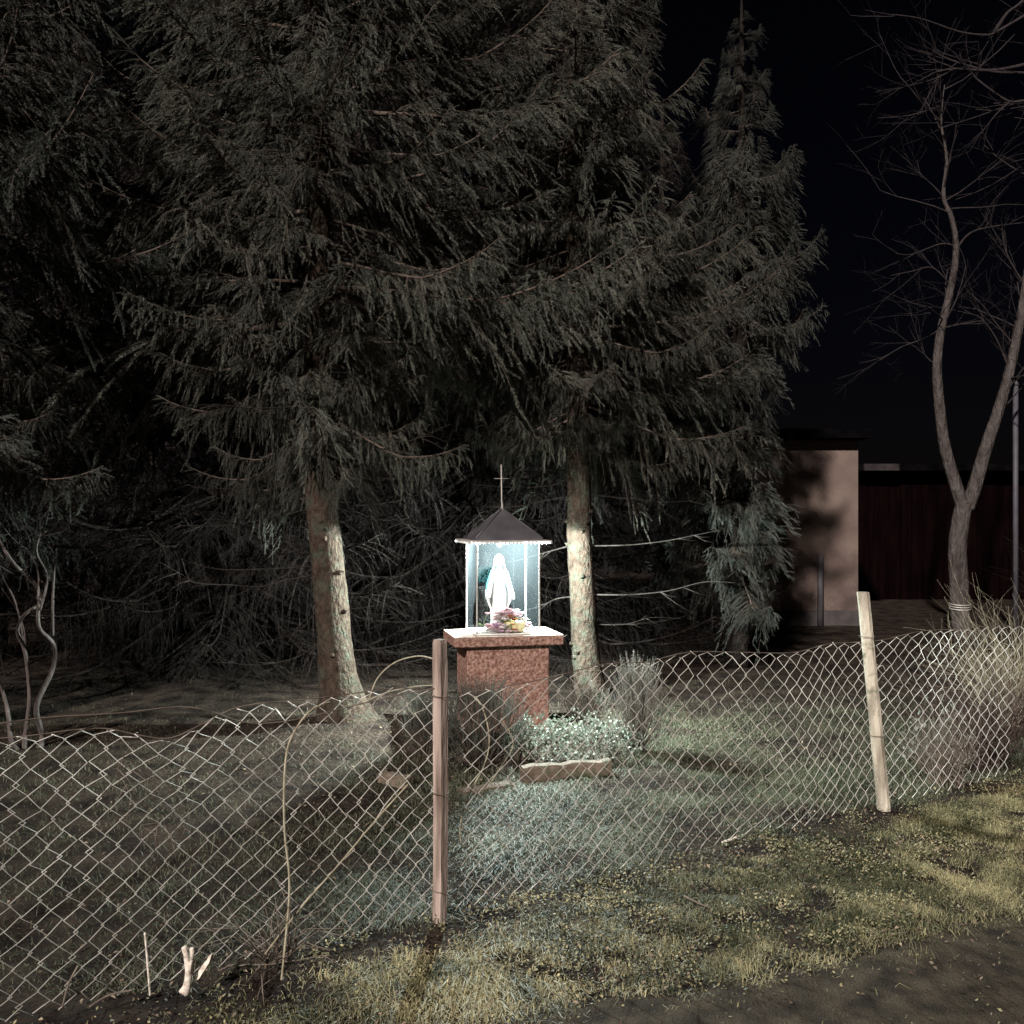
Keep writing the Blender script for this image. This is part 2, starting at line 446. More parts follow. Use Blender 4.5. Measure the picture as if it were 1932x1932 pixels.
s = -2.15; i = 0
while s < 3.95:
    pts = []; rad = []
    off = fr.uniform(-.006, .006)
    for k in range(ROWS + 1):
        z = .008 + k * CELL_H / 2
        sg = 1 if (k + i) % 2 == 0 else -1
        jx, jz = fr.gauss(0, .0035), fr.gauss(0, .003)
        if k == ROWS: jz -= CELL_H * .24
        if k == 0: jz += CELL_H * .10
        gap = .0012 * sg
        if k == ROWS and fr.random() < (.16 if s < -.5 else .03): continue
        base = fence_pt(s + off + jx + sg * (CELL_W / 4), z + jz)
        n = np.array([FN[0], FN[1], 0])
        pts.append(base + n * .0028 * (1 if k % 2 else -1))
        rad.append(.0020)
    # twisted tip at the top
    if fr.random() < .5:
        pts.append(np.array(pts[-1]) + np.array([fr.uniform(-.010, .010), fr.uniform(-.012, .012), .002])); rad.append(.0016)
    mb = MB(); mb.tube(pts, rad, 4)
    mb.build('wire', M['wire'], fence, smooth=True)
    s += CELL_W / 2 * (.87 + .13 * min(max(s, 0), 1.3) / 1.3); i += 1

def loose_wire(pts, r, name, mt, label, cat='wire', group=None, sides=5, n=8):
    P = smooth_path(pts, n); mb = MB(); mb.tube(P, r, sides)
    o = mb.build(name, mt, origin=tuple(float(q) for q in P[0])); tag(o, label, cat, group); return o
tw = []
for px, py, t in ((-40, 1372, -.62), (20, 1362, -.6), (110, 1352, -.52), (230, 1345, -.43), (330, 1334, -.36), (390, 1340, -.33), (470, 1364, -.275), (560, 1357, -.22), (680, 1328, -.11), (800, 1302, -.02), (838, 1297, .0)):
    Yp = FP1[1] + t * 1.41
    tw.append(at(px, py, Yp))
mb = MB(); mb.tube(smooth_path(tw, 6), .0022, 4); mb.build('tension_wire', M['rustywire'], fence)
tw = []
for q in np.linspace(-2.1, 3.9, 60):
    p = fence_pt(q, .912); tw.append(p + np.array([0, 0, .004]))
mb = MB(); mb.tube(smooth_path(tw, 3), .0022, 4); mb.build('tension_wire', M['rustywire'], fence)

# posts
p1 = thing('fence_post', 'square brown post standing upright in front of the pedestal, carrying the fence', 'post', (FP1[0], FP1[1], 0), 'fence posts')
mb = MB(); vs = []
def sq(cx, cy, z, h, rot): return [(cx + h * 1.414 * math.cos(rot + k * math.pi / 2), cy + h * 1.414 * math.sin(rot + k * math.pi / 2), z) for k in range(4)]
rg = []
for z in np.linspace(-.1, 1.085, 14):
    rg.append([(x + random.uniform(-.0012, .0012), y + random.uniform(-.0012, .0012), zz) for x, y, zz in sq(FP1[0] + .003 * math.sin(3 * z), FP1[1], z, .0205, R(9))])
rg.append(sq(FP1[0], FP1[1], 1.10, .018, R(9)))
mb.rings(rg); mb.build('shaft', M['post'], p1, smooth=False)
for zz in (.12, .5, .88):
    mb = MB(); P = [(FP1[0] + .036 * math.cos(a), FP1[1] + .036 * math.sin(a), zz + .004 * math.sin(a * 2)) for a in np.linspace(0, 2 * math.pi, 13)]
    mb.tube(P, .0016, 4); mb.build('tie_wire', M['rustywire'], p1)
b2 = at(1668, 1530, 5.27); t2 = at(1628, 1117, 5.22)
p2 = thing('fence_post', 'pale weathered post leaning to the left in the right part of the fence', 'post', (b2[0], b2[1], 0), 'fence posts')
mb = MB(); rg = []
for k, u in enumerate(np.linspace(-.06, 1, 16)):
    c = b2 + (t2 - b2) * u
    rr = .032 - .003 * u
    ring = []
    for q in range(8):
        a = q * math.pi / 4 + .3; sqz = .031 / max(abs(math.cos(a)), abs(math.sin(a))) ** .75
        ring.append((c[0] + (rr + sqz - .031) * math.cos(a) + random.uniform(-.001, .001), c[1] + (rr + sqz - .031) * math.sin(a), c[2]))
    rg.append(ring)
mb.rings(rg); mb.build('shaft', M['post2'], p2, smooth=False)
for u in (.35, .8):
    c = b2 + (t2 - b2) * u; mb = MB()
    mb.tube([(c[0] + .042 * math.cos(a), c[1] + .042 * math.sin(a), c[2]) for a in np.linspace(0, 2 * math.pi, 13)], .0016, 4); mb.build('tie_wire', M['rustywire'], p2)
mb = MB(); c = b2 + (t2 - b2) * .66
mb.tube(smooth_path([c + np.array([.03, -.02, 0]), c + np.array([.06, -.02, .01]), c + np.array([.08, -.01, -.02]), c + np.array([.1, 0, 0])], 4), .0018, 4); mb.build('wire_end', M['wire'], p2)

# ------------------------------------------------------------------ the shrine
SX, SY = -0.072, 7.27
ROT = R(13)
def loc(x, y, z):                                       # shrine frame -> world
    return (SX + x * math.cos(ROT) - y * math.sin(ROT), SY + x * math.sin(ROT) + y * math.cos(ROT), z)
shrine = thing('wayside_shrine', 'lit glass shrine with dark pointed roof on a speckled red brown pedestal', 'shrine', (SX, SY, 0))
mb = MB(); mb.box((SX, SY, .27), (.605, .42, .738), ROT, .006); mb.build('pedestal', M['plaster'], shrine, smooth=False)
mb = MB(); mb.box((SX, SY, .673), (.80, .51, .066), ROT, .006); mb.build('slab', [M['plaster']], shrine, smooth=False)
mb = MB(); mb.box((SX, SY, .7095), (.796, .506, .008), ROT, .002); mb.build('slab_topping', M['slab'], shrine, smooth=False)
ZB, ZT, HX, HYD = .714, 1.385, .230, .205
mb = MB(); mb.box((SX, SY, ZB + .006), (.475, .425, .012), ROT, .003); mb.build('base_plate', M['eave'], shrine, smooth=False)
for k in range(4):
    a = k * math.pi / 2; ca, sa = math.cos(a), math.sin(a)
    fr_ = lambda u, v, z: loc(u * ca - v * sa, u * sa + v * ca, z)
    HW = HYD if k % 2 == 0 else HX; HL = HX if k % 2 == 0 else HYD
    mb = MB(); q = HL - .006; t = .002
    vs = [fr_(-q, -HW - t, ZB + .012), fr_(q, -HW - t, ZB + .012), fr_(q, -HW - t, ZT), fr_(-q, -HW - t, ZT)]
    mb.add(vs, [(0, 1, 2, 3)])
    mb.build('pane', M['glass'], shrine, smooth=False)
    mb = MB(); mb.tube([fr_(-HL, -HW, ZB + .012), fr_(-HL, -HW, ZT)], .006, 6); mb.build('corner_strip', M['eave'], shrine, smooth=False)
mb = MB(); mb.box((SX, SY, ZT + .006), (.60, .60, .012), ROT, .002); plate = mb.build('eave_plate', M['eave'], shrine, smooth=False)
mb = MB()
for k in range(4):
    a = k * math.pi / 2; ca, sa = math.cos(a), math.sin(a)
    for j in range(22):
        u = -.29 + j * .0276
        v = -.297
        mb.tube([loc(u * ca - v * sa, u * sa + v * ca, ZT - .012), loc(u * ca - v * sa, u * sa + v * ca, ZT + .004)], .0085, 5)
o = mb.build('beaded_edge', M['eave'], shrine, smooth=False)
mb = MB(); z0 = ZT + .013; ap = 1.625; h = .245
cs = [loc(-h, -h, z0), loc(h, -h, z0), loc(h, h, z0), loc(-h, h, z0)]
cs2 = [loc(q[0], q[1], z0 + .012) for q in ((-h, -h), (h, -h), (h, h), (-h, h))]
mb.add(cs + cs2 + [loc(0, 0, ap)], [(3, 2, 1, 0), (0, 1, 5, 4), (1, 2, 6, 5), (2, 3, 7, 6), (3, 0, 4, 7), (4, 5, 8), (5, 6, 8), (6, 7, 8), (7, 4, 8)])
roof = mb.build('roof', M['roofmetal'], shrine, smooth=False)
for k in range(4):
    mb = MB(); q = Vector(cs2[k]); e = Vector(loc(0, 0, ap)); mb.tube([q + Vector((0, 0, .003)), e + Vector((0, 0, .003))], .005, 5)
    mb.build('hip_seam', M['roofmetal'], roof)
fin = MB(); fin.tube([loc(0, 0, ap - .01), loc(0, 0, ap + .03), loc(-.004, 0, ap + .05), loc(-.008, 0, ap + .325)], [.014, .007, .005, .0045], 8)
fin = fin.build('finial_cross', M['rod'], shrine)
mb = MB(); mb.tube([loc(-.062, 0, ap + .222), loc(.05, 0, ap + .222)], .0022, 6); mb.build('crossbar', M['rod'], fin)
mb = MB(); mb.ball(loc(-.006, 0, ap + .222), .009, 8, 6); mb.build('boss', M['rod'], fin)
# the LED lamp under the eave plate, behind the figure
LX, LY, LZ = .045, .115, ZT - .035
lm = MB(); lm.tube([loc(LX, LY, ZT - .001), loc(LX, LY, ZT - .022)], [.045, .035], 14); lm = lm.build('lamp', M['eave'], shrine)
mb = MB(); mb.tube([loc(LX, LY, ZT - .0225), loc(LX, LY, ZT - .025)], .03, 14); mb.build('led_disc', M['bulb'], lm)
ld = bpy.data.lights.new('shrine_lamp_light', 'POINT'); ld.energy = LAMP_POWER; ld.color = (.88, 1.0, .96); ld.shadow_soft_size = .012
lo = bpy.data.objects.new('shrine_lamp_light', ld); lo.location = loc(LX, LY, LZ - .004); C.objects.link(lo)

# figurine with open arms and a blue mantle
FXX, FYY = -.028, -.015
def fl(x, y, z): return loc(FXX + x, FYY + y, z)
FZ = ZB + .052
fig = thing('figurine', 'white robed praying figurine with a pale blue mantle inside the lit glass case', 'figurine', fl(0, 0, FZ))
SC = .50 / .52
def ell(cx, cy, z, rx, ry, n=20, fold=0., ph=0.):
    return [fl(cx + rx * (1 + fold * math.cos(7 * t + ph)) * math.cos(t), cy + ry * (1 + fold * math.cos(7 * t + ph)) * math.sin(t), z) for t in np.linspace(0, 2 * math.pi, n, endpoint=False)]
mb = MB()
prof = [(.0, .062, .055), (.02, .060, .052), (.10, .052, .046), (.20, .050, .044), (.27, .048, .040), (.31, .043, .034), (.345, .050, .034), (.385, .052, .032), (.41, .036, .026), (.422, .017, .017), (.435, .015, .016),
        (.445, .024, .026), (.46, .029, .031), (.478, .030, .032), (.495, .026, .028), (.508, .016, .018), (.514, .004, .005)]
mb.rings([ell(0, -.004 if z > .43 else 0, FZ + z, rx, ry, 24, .05 if z < .30 else 0, z * 9) for z, rx, ry in prof])
for sgn in (-1, 1):
    A = smooth_path([fl(sgn * .045, 0, FZ + .385), fl(sgn * .062, -.012, FZ + .32), fl(sgn * .078, -.03, FZ + .265), fl(sgn * .092, -.048, FZ + .225)], 4)
    mb.tube(A, list(np.linspace(.021, .017, len(A) - 3)) + [.018, .016, .009], 10)
    hp = Vector(fl(sgn * .094, -.050, FZ + .220))
    mb.ball(tuple(hp), (.010, .006, .013), 8, 6)
    for q in range(4):
        bx = sgn * (.088 + .0045 * q); ln = (.019, .022, .021, .016)[q]
        mb.tube([fl(bx, -.052, FZ + .212), fl(bx + sgn * .002, -.056, FZ + .212 - ln * .5), fl(bx + sgn * .003, -.062, FZ + .212 - ln)], [.0027, .0025, .0017], 6)
    mb.tube([fl(sgn * .086, -.054, FZ + .22), fl(sgn * .080, -.060, FZ + .213), fl(sgn * .079, -.064, FZ + .206)], [.003, .0027, .002], 6)
mb.rings([ell(0, -.028, FZ + .447, .006, .006, 8), ell(0, -.033, FZ + .463, .0035, .004, 8), ell(0, -.030, FZ + .474, .002, .003, 8)])   # nose
mb.build('body', M['white'], fig)
def wrap(rows, name, mt):
    mb = MB(); rgs = []
    for z, w, d in rows:
        rr = []; n = 22
        for k in range(n):
            t = math.pi * (-.14 + 1.28 * k / (n - 1))            # round the back, open at the front
            f = 1 + .035 * math.cos(9 * t)
            rr.append(fl(w * f * math.cos(t), .002 + d * f * math.sin(t), FZ + z))
        for k in range(n - 1, -1, -1):
            t = math.pi * (-.14 + 1.28 * k / (n - 1))
            rr.append(fl((w - .006) * math.cos(t), .002 + max(d - .006, .001) * math.sin(t), FZ + z - .002))
        rgs.append(rr)
    mb.rings(rgs); mb.build(name, mt, fig)
wrap(((.522, .006, .006), (.513, .022, .022), (.492, .034, .036), (.455, .038, .040), (.425, .045, .042), (.40, .054, .043)), 'veil', M['white'])
wrap(((.412, .050, .044), (.385, .066, .046), (.34, .082, .048), (.30, .094, .051), (.265, .100, .053)), 'mantle', M['blue'])
wrap(((.275, .094, .052), (.25, .103, .054), (.215, .101, .056), (.17, .084, .056), (.12, .062, .056), (.03, .058, .058)), 'robe_train', M['white'])
for sgn in (-1, 1):                                              # wide sleeves hanging from the wrists
    mb = MB(); mb.rings([[fl(sgn * (.052 + .042 * (1 - u)) + .02 * (.5 + .5 * u2) * math.cos(t), -.02 - .024 * (1 - u) + .017 * math.sin(t), FZ + .20 + .17 * u) for t in np.linspace(0, 2 * math.pi, 12, endpoint=False)] for u, u2 in ((0, .6), (.12, 1.2), (.4, 1.0), (.75, .5), (1, .1))])
    mb.build('sleeve', M['white'], fig)
mb = MB(); mb.tube([fl(0, 0, ZB + .013), fl(0, 0, FZ - .01), fl(0, 0, FZ + .03)], [.078, .075, .062], 20); mb.build('base', M['white'], fig)

# flowers in the case
def blossom(parent, c, r, mt, n=7):
    mb = MB()
    for lay, (rr, up) in enumerate(((1, .25), (.68, .55), (.36, .85))):
        m_ = max(4, n - lay)
        for k in range(m_):
            a = 2 * math.pi * k / m_ + lay * .4 + random.uniform(-.1, .1)
            d = Vector((math.cos(a), math.sin(a), 0)); w = Vector((-math.sin(a), math.cos(a), 0))
            cc = Vector(c); q = r * rr; z = Vector((0, 0, 1))
            mb.add([cc - z * r * .25, cc + d * q * .55 + w * q * .42 + z * q * up * .5, cc + d * q + z * q * up, cc + d * q * .55 - w * q * .42 + z * q * up * .5], [(0, 1, 2), (0, 2, 3)])
    return mb.build('blossom', mt, parent, smooth=False)
FZ = ZB + .012
bq = thing('flower_basket', 'cream wicker basket heaped with pale pink and orange flowers at the figurine foot', 'flower basket', loc(.055, -.135, FZ))
mb = MB(); bx, by = .065, -.125
rg = []
for z, r in ((.001, .062), (.004, .066), (.02, .070), (.045, .075), (.07, .079), (.078, .077), (.073, .066), (.04, .058)):
    rg.append([loc(bx + (r + .0015 * (k % 2)) * math.cos(2 * math.pi * k / 28), by + (r + .0015 * (k % 2)) * math.sin(2 * math.pi * k / 28) * .8, FZ + z) for k in range(28)])
mb.rings(rg); mb.build('basket', M['wicker'], bq)
br = random.Random(5)
cand = []
for k in range(120):
    a = br.uniform(0, 2 * math.pi); q = math.sqrt(br.random())
    x = bx - .05 + .160 * q * math.cos(a); y = by + .065 * q * math.sin(a)
    if abs(x) > .195 or y < -.19: continue
    z = FZ + .075 + .095 * (1 - q) + br.uniform(-.025, .025) - (.045 if q > .75 else 0)
    mt = M['petal'] if k % 3 else M['petalw']
    if -.12 < x < -.04 and y < by and k % 3 == 0 and z < FZ + .1: mt = M['petalp']
    if abs(x - bx) < .05 and y < by - .01 and z < FZ + .12: mt = M['orange'] if k % 2 else M['petal']
    blossom(bq, loc(x, y, z), br.uniform(.024, .036), mt)
mb = MB()
for k in range(60):
    a = br.uniform(0, 2 * math.pi); c = Vector(loc(bx - .03 + br.uniform(.02, .13) * math.cos(a), by + .045 * math.sin(a), FZ + br.uniform(.04, .11)))
    d = Vector((math.cos(a), .5 * math.sin(a), br.uniform(-.8, .3))).normalized() * .035; w = d.cross(Vector((0, 0, 1))).normalized() * .009
    mb.add([c, c + d * .5 + w, c + d, c + d * .5 - w], [(0, 1, 2, 3)])
o = mb.build('foliage', M['leafgreen'], bq, smooth=False); o['kind'] = 'stuff'
lf = thing('cut_flower', 'single pink flower leaning in the left corner of the glass case', 'flower', loc(-.165, -.09, FZ))
mb = MB(); mb.tube(smooth_path([loc(-.165, -.09, FZ), loc(-.16, -.10, FZ + .07), loc(-.135, -.12, FZ + .135)], 4), .0025, 5); mb.build('stem', M['leafgreen'], lf)
blossom(lf, loc(-.132, -.122, FZ + .138), .028, M['petal'], 8)
mb = MB(); c = Vector(loc(-.163, -.095, FZ + .05)); mb.add([c, c + Vector((-.02, -.01, .02)), c + Vector((-.05, -.01, .015)), c + Vector((-.02, .0, .003))], [(0, 1, 2, 3)]); mb.build('leaf', M['leafgreen'], lf, smooth=False)

# ------------------------------------------------------------------ needles, boughs, trees
def norm(a): return a / np.maximum(np.linalg.norm(a, axis=-1, keepdims=True), 1e-9)
def needles(mb, g, p0, d, ln, per, nlen=.016, nw=.0028, sag=.0, ang=(.4, 1.05)):
    N = len(p0)
    t = g.random((N, per)) * .97 + .03
    P = p0[:, None, :] + d[:, None, :] * (t * ln[:, None])[..., None]
    P[..., 2] -= sag * (t * ln[:, None]) ** 2
    P = P.reshape(-1, 3); D = np.repeat(d, per, 0); t = t.ravel()
    rv = norm(g.normal(size=P.shape)); pe = norm(np.cross(D, rv))
    a = g.uniform(ang[0], ang[1], len(P))[:, None]
    nd = D * np.cos(a) + pe * np.sin(a)
    w = norm(np.cross(nd, g.normal(size=P.shape))) * nw * .5
    l = (nlen * (1.1 - .45 * t) * g.uniform(.8, 1.2, len(P)))[:, None]
    V = np.stack([P - w, P + w, P + nd * l], 1).reshape(-1, 3)
    mb.tris(V, np.arange(len(V)).reshape(-1, 3))
    mb.tint = np.repeat(np.clip(g.normal(.45, .24, N), 0, 1), per * 3)
def sticks(mb, p0, p1, r0, r1):
    N = len(p0)
    if N == 0: return
    d = norm(p1 - p0); u = norm(np.cross(d, np.array([.31, .52, .79]))); w = np.cross(d, u)
    r0 = np.broadcast_to(r0, (N,))[:, None]; r1 = np.broadcast_to(r1, (N,))[:, None]
    ring = lambda p, r: [p + (u * math.cos(a) + w * math.sin(a)) * r for a in (0, 2.094, 4.189)]
    V = np.stack(ring(p0, r0) + ring(p1, r1), 1).reshape(-1, 3)
    tri = np.array([[0, 1, 4], [0, 4, 3], [1, 2, 5], [1, 5, 4], [2, 0, 3], [2, 3, 5]])
    F = (np.arange(N) * 6)[:, None, None] + tri[None]
    mb.tris(V, F.reshape(-1, 3))

def bough_meshes(seed, kind):
    """one spruce bough, 2.2 m long along +x: needle mesh and wood mesh"""
    g = np.random.default_rng(seed); L = 2.2
    nb = MB(); wb = MB()
    u = np.linspace(0, 1, 16)
    sway = g.uniform(-.12, .12)
    ax = np.stack([u * L, sway * np.sin(u * 3) * L * .4, L * (-.10 * u - .22 * u ** 2 * (1 - u) * 2.2 + .10 * np.maximum(u - .6, 0) / .4)], 1)
    wb.tube([tuple(p) for p in ax], list(.017 * (1 - u) ** .8 + .003), 5)
    f = lambda q: np.array([np.interp(q, u, ax[:, k]) for k in range(3)]).T
    S0 = []; SD = []; SL = []; B0 = []; B1 = []; BR = []
    step = .072 if kind != 'dead' else .11
    start = .16 if kind == 'full' else .3
    for side in (-1, 1):
        q = start + g.random() * .03
        while q < .985:
            ls = (.68 * (1 - q) ** .75 * min(1, q / .35) + .10) * g.uniform(.35, 1.35)
            if g.random() < .16: q += step / L; continue
            p = f(q); fw = g.uniform(.55, .95)
            d0 = norm(np.array([fw, side * 1.0, g.uniform(-.4, .25)]))
            k = g.uniform(.7, 2.6); m = max(3, int(ls / .07))
            tt = np.linspace(0, ls, m + 1)
            cur = p + d0 * tt[:, None]; cur[:, 2] -= k * tt ** 2 * .75; cur[:, 1] -= side * .25 * k * tt ** 2
            for a in range(m):
                B0.append(cur[a]); B1.append(cur[a + 1]); BR.append(.0042 * (1 - a / m) + .0012)
            tang = norm(cur[-1] - cur[-2])
            S0.append(cur[-2]); SD.append(tang); SL.append(g.uniform(.10, .18))
            sp = .055 if kind != 'dead' else .06
            x = sp
            while x < ls:
                c = np.array([np.interp(x, tt, cur[:, j]) for j in range(3)])
                sd = 1 if g.random() < .5 else -1
                dd = norm(d0 * g.uniform(.3, .9) + np.array([g.uniform(-.25, .35), sd * g.uniform(.0, .45), g.uniform(-1.5, -.15)]))
                S0.append(c); SD.append(dd); SL.append(g.uniform(.08, .21) * (1.0 if kind != 'dead' else .9))
                x += sp * g.uniform(.6, 1.4)
            q += step / L * g.uniform(.4, 1.6)
    # shoots straight on the axis and the leading tip
    for q in np.arange(.3, 1.0, .03):
        S0.append(f(q)); SD.append(norm(np.array([.9, g.uniform(-.6, .6), g.uniform(-.5, .5)]))); SL.append(g.uniform(.06, .13))
    S0.append(f(.97)); SD.append(norm(np.array([1, 0, .15]))); SL.append(.16)
    S0 = np.array(S0); SD = np.array(SD); SL = np.array(SL)
    S1 = S0 + SD * SL[:, None]; S1[:, 2] -= .9 * SL ** 2
    sticks(wb, np.array(B0), np.array(B1), np.array(BR), np.array(BR) * .8)
    sticks(wb, S0, S1, .0016, .0009)
    if kind == 'dead':
        sel = g.random(len(S0)) < .35
        needles(nb, g, S0[sel], SD[sel], SL[sel], 16, .014, .0026, .9)
    else:
        needles(nb, g, S0, SD, SL, 105, .024, .0046, .9)
    return nb, wb

def join_mesh(name, nb, wb, m1, m2):
    a = nb.mesh(name, smooth=False); n1 = len(a.polygons)
    # merge wood triangles into the same mesh with their own material slot
    both = MB()
    for v, f in nb.bulk: both.tris(v, f)
    tv = np.array(wb.v, np.float32) if wb.v else np.zeros((0, 3), np.float32)
    if len(tv):
        F = [[f[0], f[i], f[i + 1]] for f in wb.f for i in range(1, len(f) - 1)]
        both.tris(tv, np.array(F))
    for v, f in wb.bulk: both.tris(v, f)
    bpy.data.meshes.remove(a)
    nv = sum(len(v) for v, f in both.bulk)
    tint = np.zeros(nv, np.float32); tint[:len(nb.tint)] = nb.tint
    me = both.mesh(name, smooth=False, attr=tint)
    me.materials.append(m1); me.materials.append(m2)
    idx = np.zeros(len(me.polygons), np.int32); idx[n1:] = 1
    me.polygons.foreach_set('material_index', idx)
    return me
BOUGH = [join_mesh('bough', *bough_meshes(20 + k, 'full'), M['needle'], M['twig']) for k in range(6)]
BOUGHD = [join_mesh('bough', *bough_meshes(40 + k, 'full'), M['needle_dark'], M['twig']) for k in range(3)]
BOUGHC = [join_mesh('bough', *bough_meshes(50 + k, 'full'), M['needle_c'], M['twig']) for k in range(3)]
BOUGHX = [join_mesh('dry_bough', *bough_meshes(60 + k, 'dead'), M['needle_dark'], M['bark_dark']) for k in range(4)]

def trunk_mesh(path, radii, parent, mt, sides=14, n=6, knots=0, g=None, flare=None):
    P = smooth_path(path, n); rr = np.interp(np.linspace(0, 1, len(P)), np.linspace(0, 1, len(radii)), radii)
    rings = []
    for i, p in enumerate(P):
        ring = []
        for k in range(sides):
            a = 2 * math.pi * k / sides
            r = rr[i] * (1 + .05 * math.sin(3 * a + i * .7) * .6 + g.uniform(-.03, .03))
            if flare and p.z < flare[0]:
                q = (1 - max(p.z, -.05) / flare[0]) ** 2
                r *= 1 + q * (flare[1] + flare[2] * max(0, math.cos(a * 1 - flare[3])) ** 3 + .25 * math.cos(5 * a + 1))
            ring.append((p.x + r * math.cos(a), p.y + r * math.sin(a), p.z))
        rings.append(ring)
    mb = MB(); mb.rings(rings)
    for k in range(knots):
        i = g.randrange(2, len(P) - 2); a = g.uniform(math.pi, 2 * math.pi); p = P[i]; r = rr[i]
        if p.z < .25 or p.z > 2.2: continue
        d = Vector((math.cos(a), math.sin(a), .15))
        mb.tube([p + d * r * .8, p + d * (r + .012), p + d * (r + .02)], [.024, .017, .006], 7)
        if g.random() < .5: mb.tube([p + d * r, p + d * (r + .03) + Vector((0, 0, .004))], [.007, .004], 5)
    mb.build('trunk', mt, parent)
    return P, rr

def spruce(name, label, base, path, radii, z0, H, R0, group, seed, meshes, lean=None, knots=0, flare=None, whorl=.34, nper=7, zdry=None, start_len=None, prof=.75, squash=None, dry_n=5, tip=.18, bark=None):
    g = random.Random(seed)
    t = thing(name, label, 'spruce tree', (base[0], base[1], 0), group)
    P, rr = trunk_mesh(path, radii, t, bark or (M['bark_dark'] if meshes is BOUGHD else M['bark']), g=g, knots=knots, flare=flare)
    zz = [p.z for p in P]; xx = [p.x for p in P]; yy = [p.y for p in P]
    a0 = 0
    z = z0
    cnt = 0
    while z < H - .15 and cnt < 290:
        u = (z - z0) / (H - z0)
        L = R0 * (1 - u) ** prof + tip
        if start_len and u < .12: L *= start_len + (1 - start_len) * u / .12
        n = nper if L > .6 else 5
        for k in range(n):
            az = a0 + 2 * math.pi * k / n + g.uniform(-.3, .3); zk = z + g.uniform(-.13, .13)
            l = L * g.uniform(.5, 1.2)
            if g.random() < .10: continue
            if squash: l *= squash(az, zk)
            if l < .12: continue
            pit = (-.06 + .78 * u) + g.uniform(-.22, .22)        # droops low down, rises near the tip
            o = bpy.data.objects.new('bough', g.choice(meshes)); C.objects.link(o); o.parent = t
            bx = np.interp(zk, zz, xx) - base[0]; by = np.interp(zk, zz, yy) - base[1]
            o.location = (bx, by, zk)
            sc = l / 2.2
            o.scale = (sc, max(sc, min(.42 + .4 * sc, 2.2 * sc)) if sc < .7 else sc, max(sc, min(.45 + .3 * sc, 2.2 * sc)) if sc < .7 else sc)
            o.rotation_euler = Euler((g.uniform(-.45, .45), -pit, az), 'XYZ'); cnt += 1
        a0 += 1.1; z += whorl * (.55 + .45 * (1 - u)) * g.uniform(.85, 1.15)
    if zdry:
        z = zdry[0]
        while z < zdry[1]:
            for k in range(dry_n):
                az = g.uniform(0, 2 * math.pi); l = zdry[2] * g.uniform(.5, 1.1)
                if squash: l *= squash(az, z)
                if l < .12: continue
                o = bpy.data.objects.new('dry_bough', g.choice(BOUGHX)); C.objects.link(o); o.parent = t
                o.location = (np.interp(z, zz, xx) - base[0], np.interp(z, zz, yy) - base[1], z)
                o.scale = (l / 2.2,) * 3; o.rotation_euler = Euler((g.uniform(-.3, .3), g.uniform(.0, .3), az), 'XYZ')
            z += .3
    return t

YA, YB = 7.25, 8.3
def front(az, z, k, zl):                                # shorter boughs on the road side, none of them low down
    f = max(0, -math.sin(az))
    q = 1 - (1 - k) * f
    if z < zl and f > .35: q *= .35 + .3 * (z - 2.0) / (zl - 2.0)
    return q
def crown_a(az, z):
    q = front(az, z, .52, 2.9)
    if z < 2.9 and math.cos(az) < -.1: q = min(q, .42 + .4 * (z - 2.0))
    if z < 3.1 and math.cos(az) > .1: q = min(q, .36 + .18 * (z - 2.0))
    return q
def crown_b(az, z):
    q = front(az, z, .5, 2.9)
    if z < 3.1 and math.cos(az) < -.1: q = min(q, .36 + .2 * (z - 2.2))
    c = max(0, math.cos(az))
    return q * (1 - c * (.46 if z > 3.6 else .26))
def crown_d(az, z):
    return (.60 if z < 3.0 else 1) * (1 - (.62 if z < 3.4 else .08) * max(0, math.cos(az)))
GA = 'spruces around the shrine'
pathA = [at(656, 1440, YA), at(652, 1400, YA), at(641, 1300, YA), at(630, 1200, YA), at(619, 1060, YA), at(605, 920, YA), at(600, 600, YA), at(596, 100, YA), at(594, -700, YA)]
spA = spruce('spruce_tree', 'big spruce with the thick curved trunk left of the shrine, lit on its right side', (pathA[1][0], YA), pathA,
             [.207, .191, .152, .127, .12, .117, .103, .08, .03], 2.05, 8.6, 2.75, GA, 11, BOUGH, knots=26, flare=(.42, .12, .95, -.45), nper=9, whorl=.30, start_len=.75, squash=crown_a)
pathB = [at(1122, 1365, YB), at(1117, 1340, YB), at(1109, 1270, YB), at(1103, 1200, YB), at(1094, 1030, YB), at(1091, 870, YB), at(1088, 400, YB), at(1086, -100, YB), at(1085, -700, YB)]
spB = spruce('spruce_tree', 'spruce with the slim straight pale trunk right of the shrine', (pathB[1][0], YB), pathB,
             [.168, .152, .124, .113, .105, .098, .088, .065, .025], 2.3, 8.6, 2.6, GA, 12, BOUGH, knots=24, flare=(.25, .1, .3, 0), nper=9, whorl=.30, start_len=.8, squash=crown_b)
bC = (-4.2, 7.1)
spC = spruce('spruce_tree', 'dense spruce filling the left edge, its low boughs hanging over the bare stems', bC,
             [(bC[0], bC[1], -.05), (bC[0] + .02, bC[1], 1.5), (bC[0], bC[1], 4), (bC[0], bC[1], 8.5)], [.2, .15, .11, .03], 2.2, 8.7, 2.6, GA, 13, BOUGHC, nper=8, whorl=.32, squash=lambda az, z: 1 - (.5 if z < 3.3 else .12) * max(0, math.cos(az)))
bD = (2.35, 10.2)
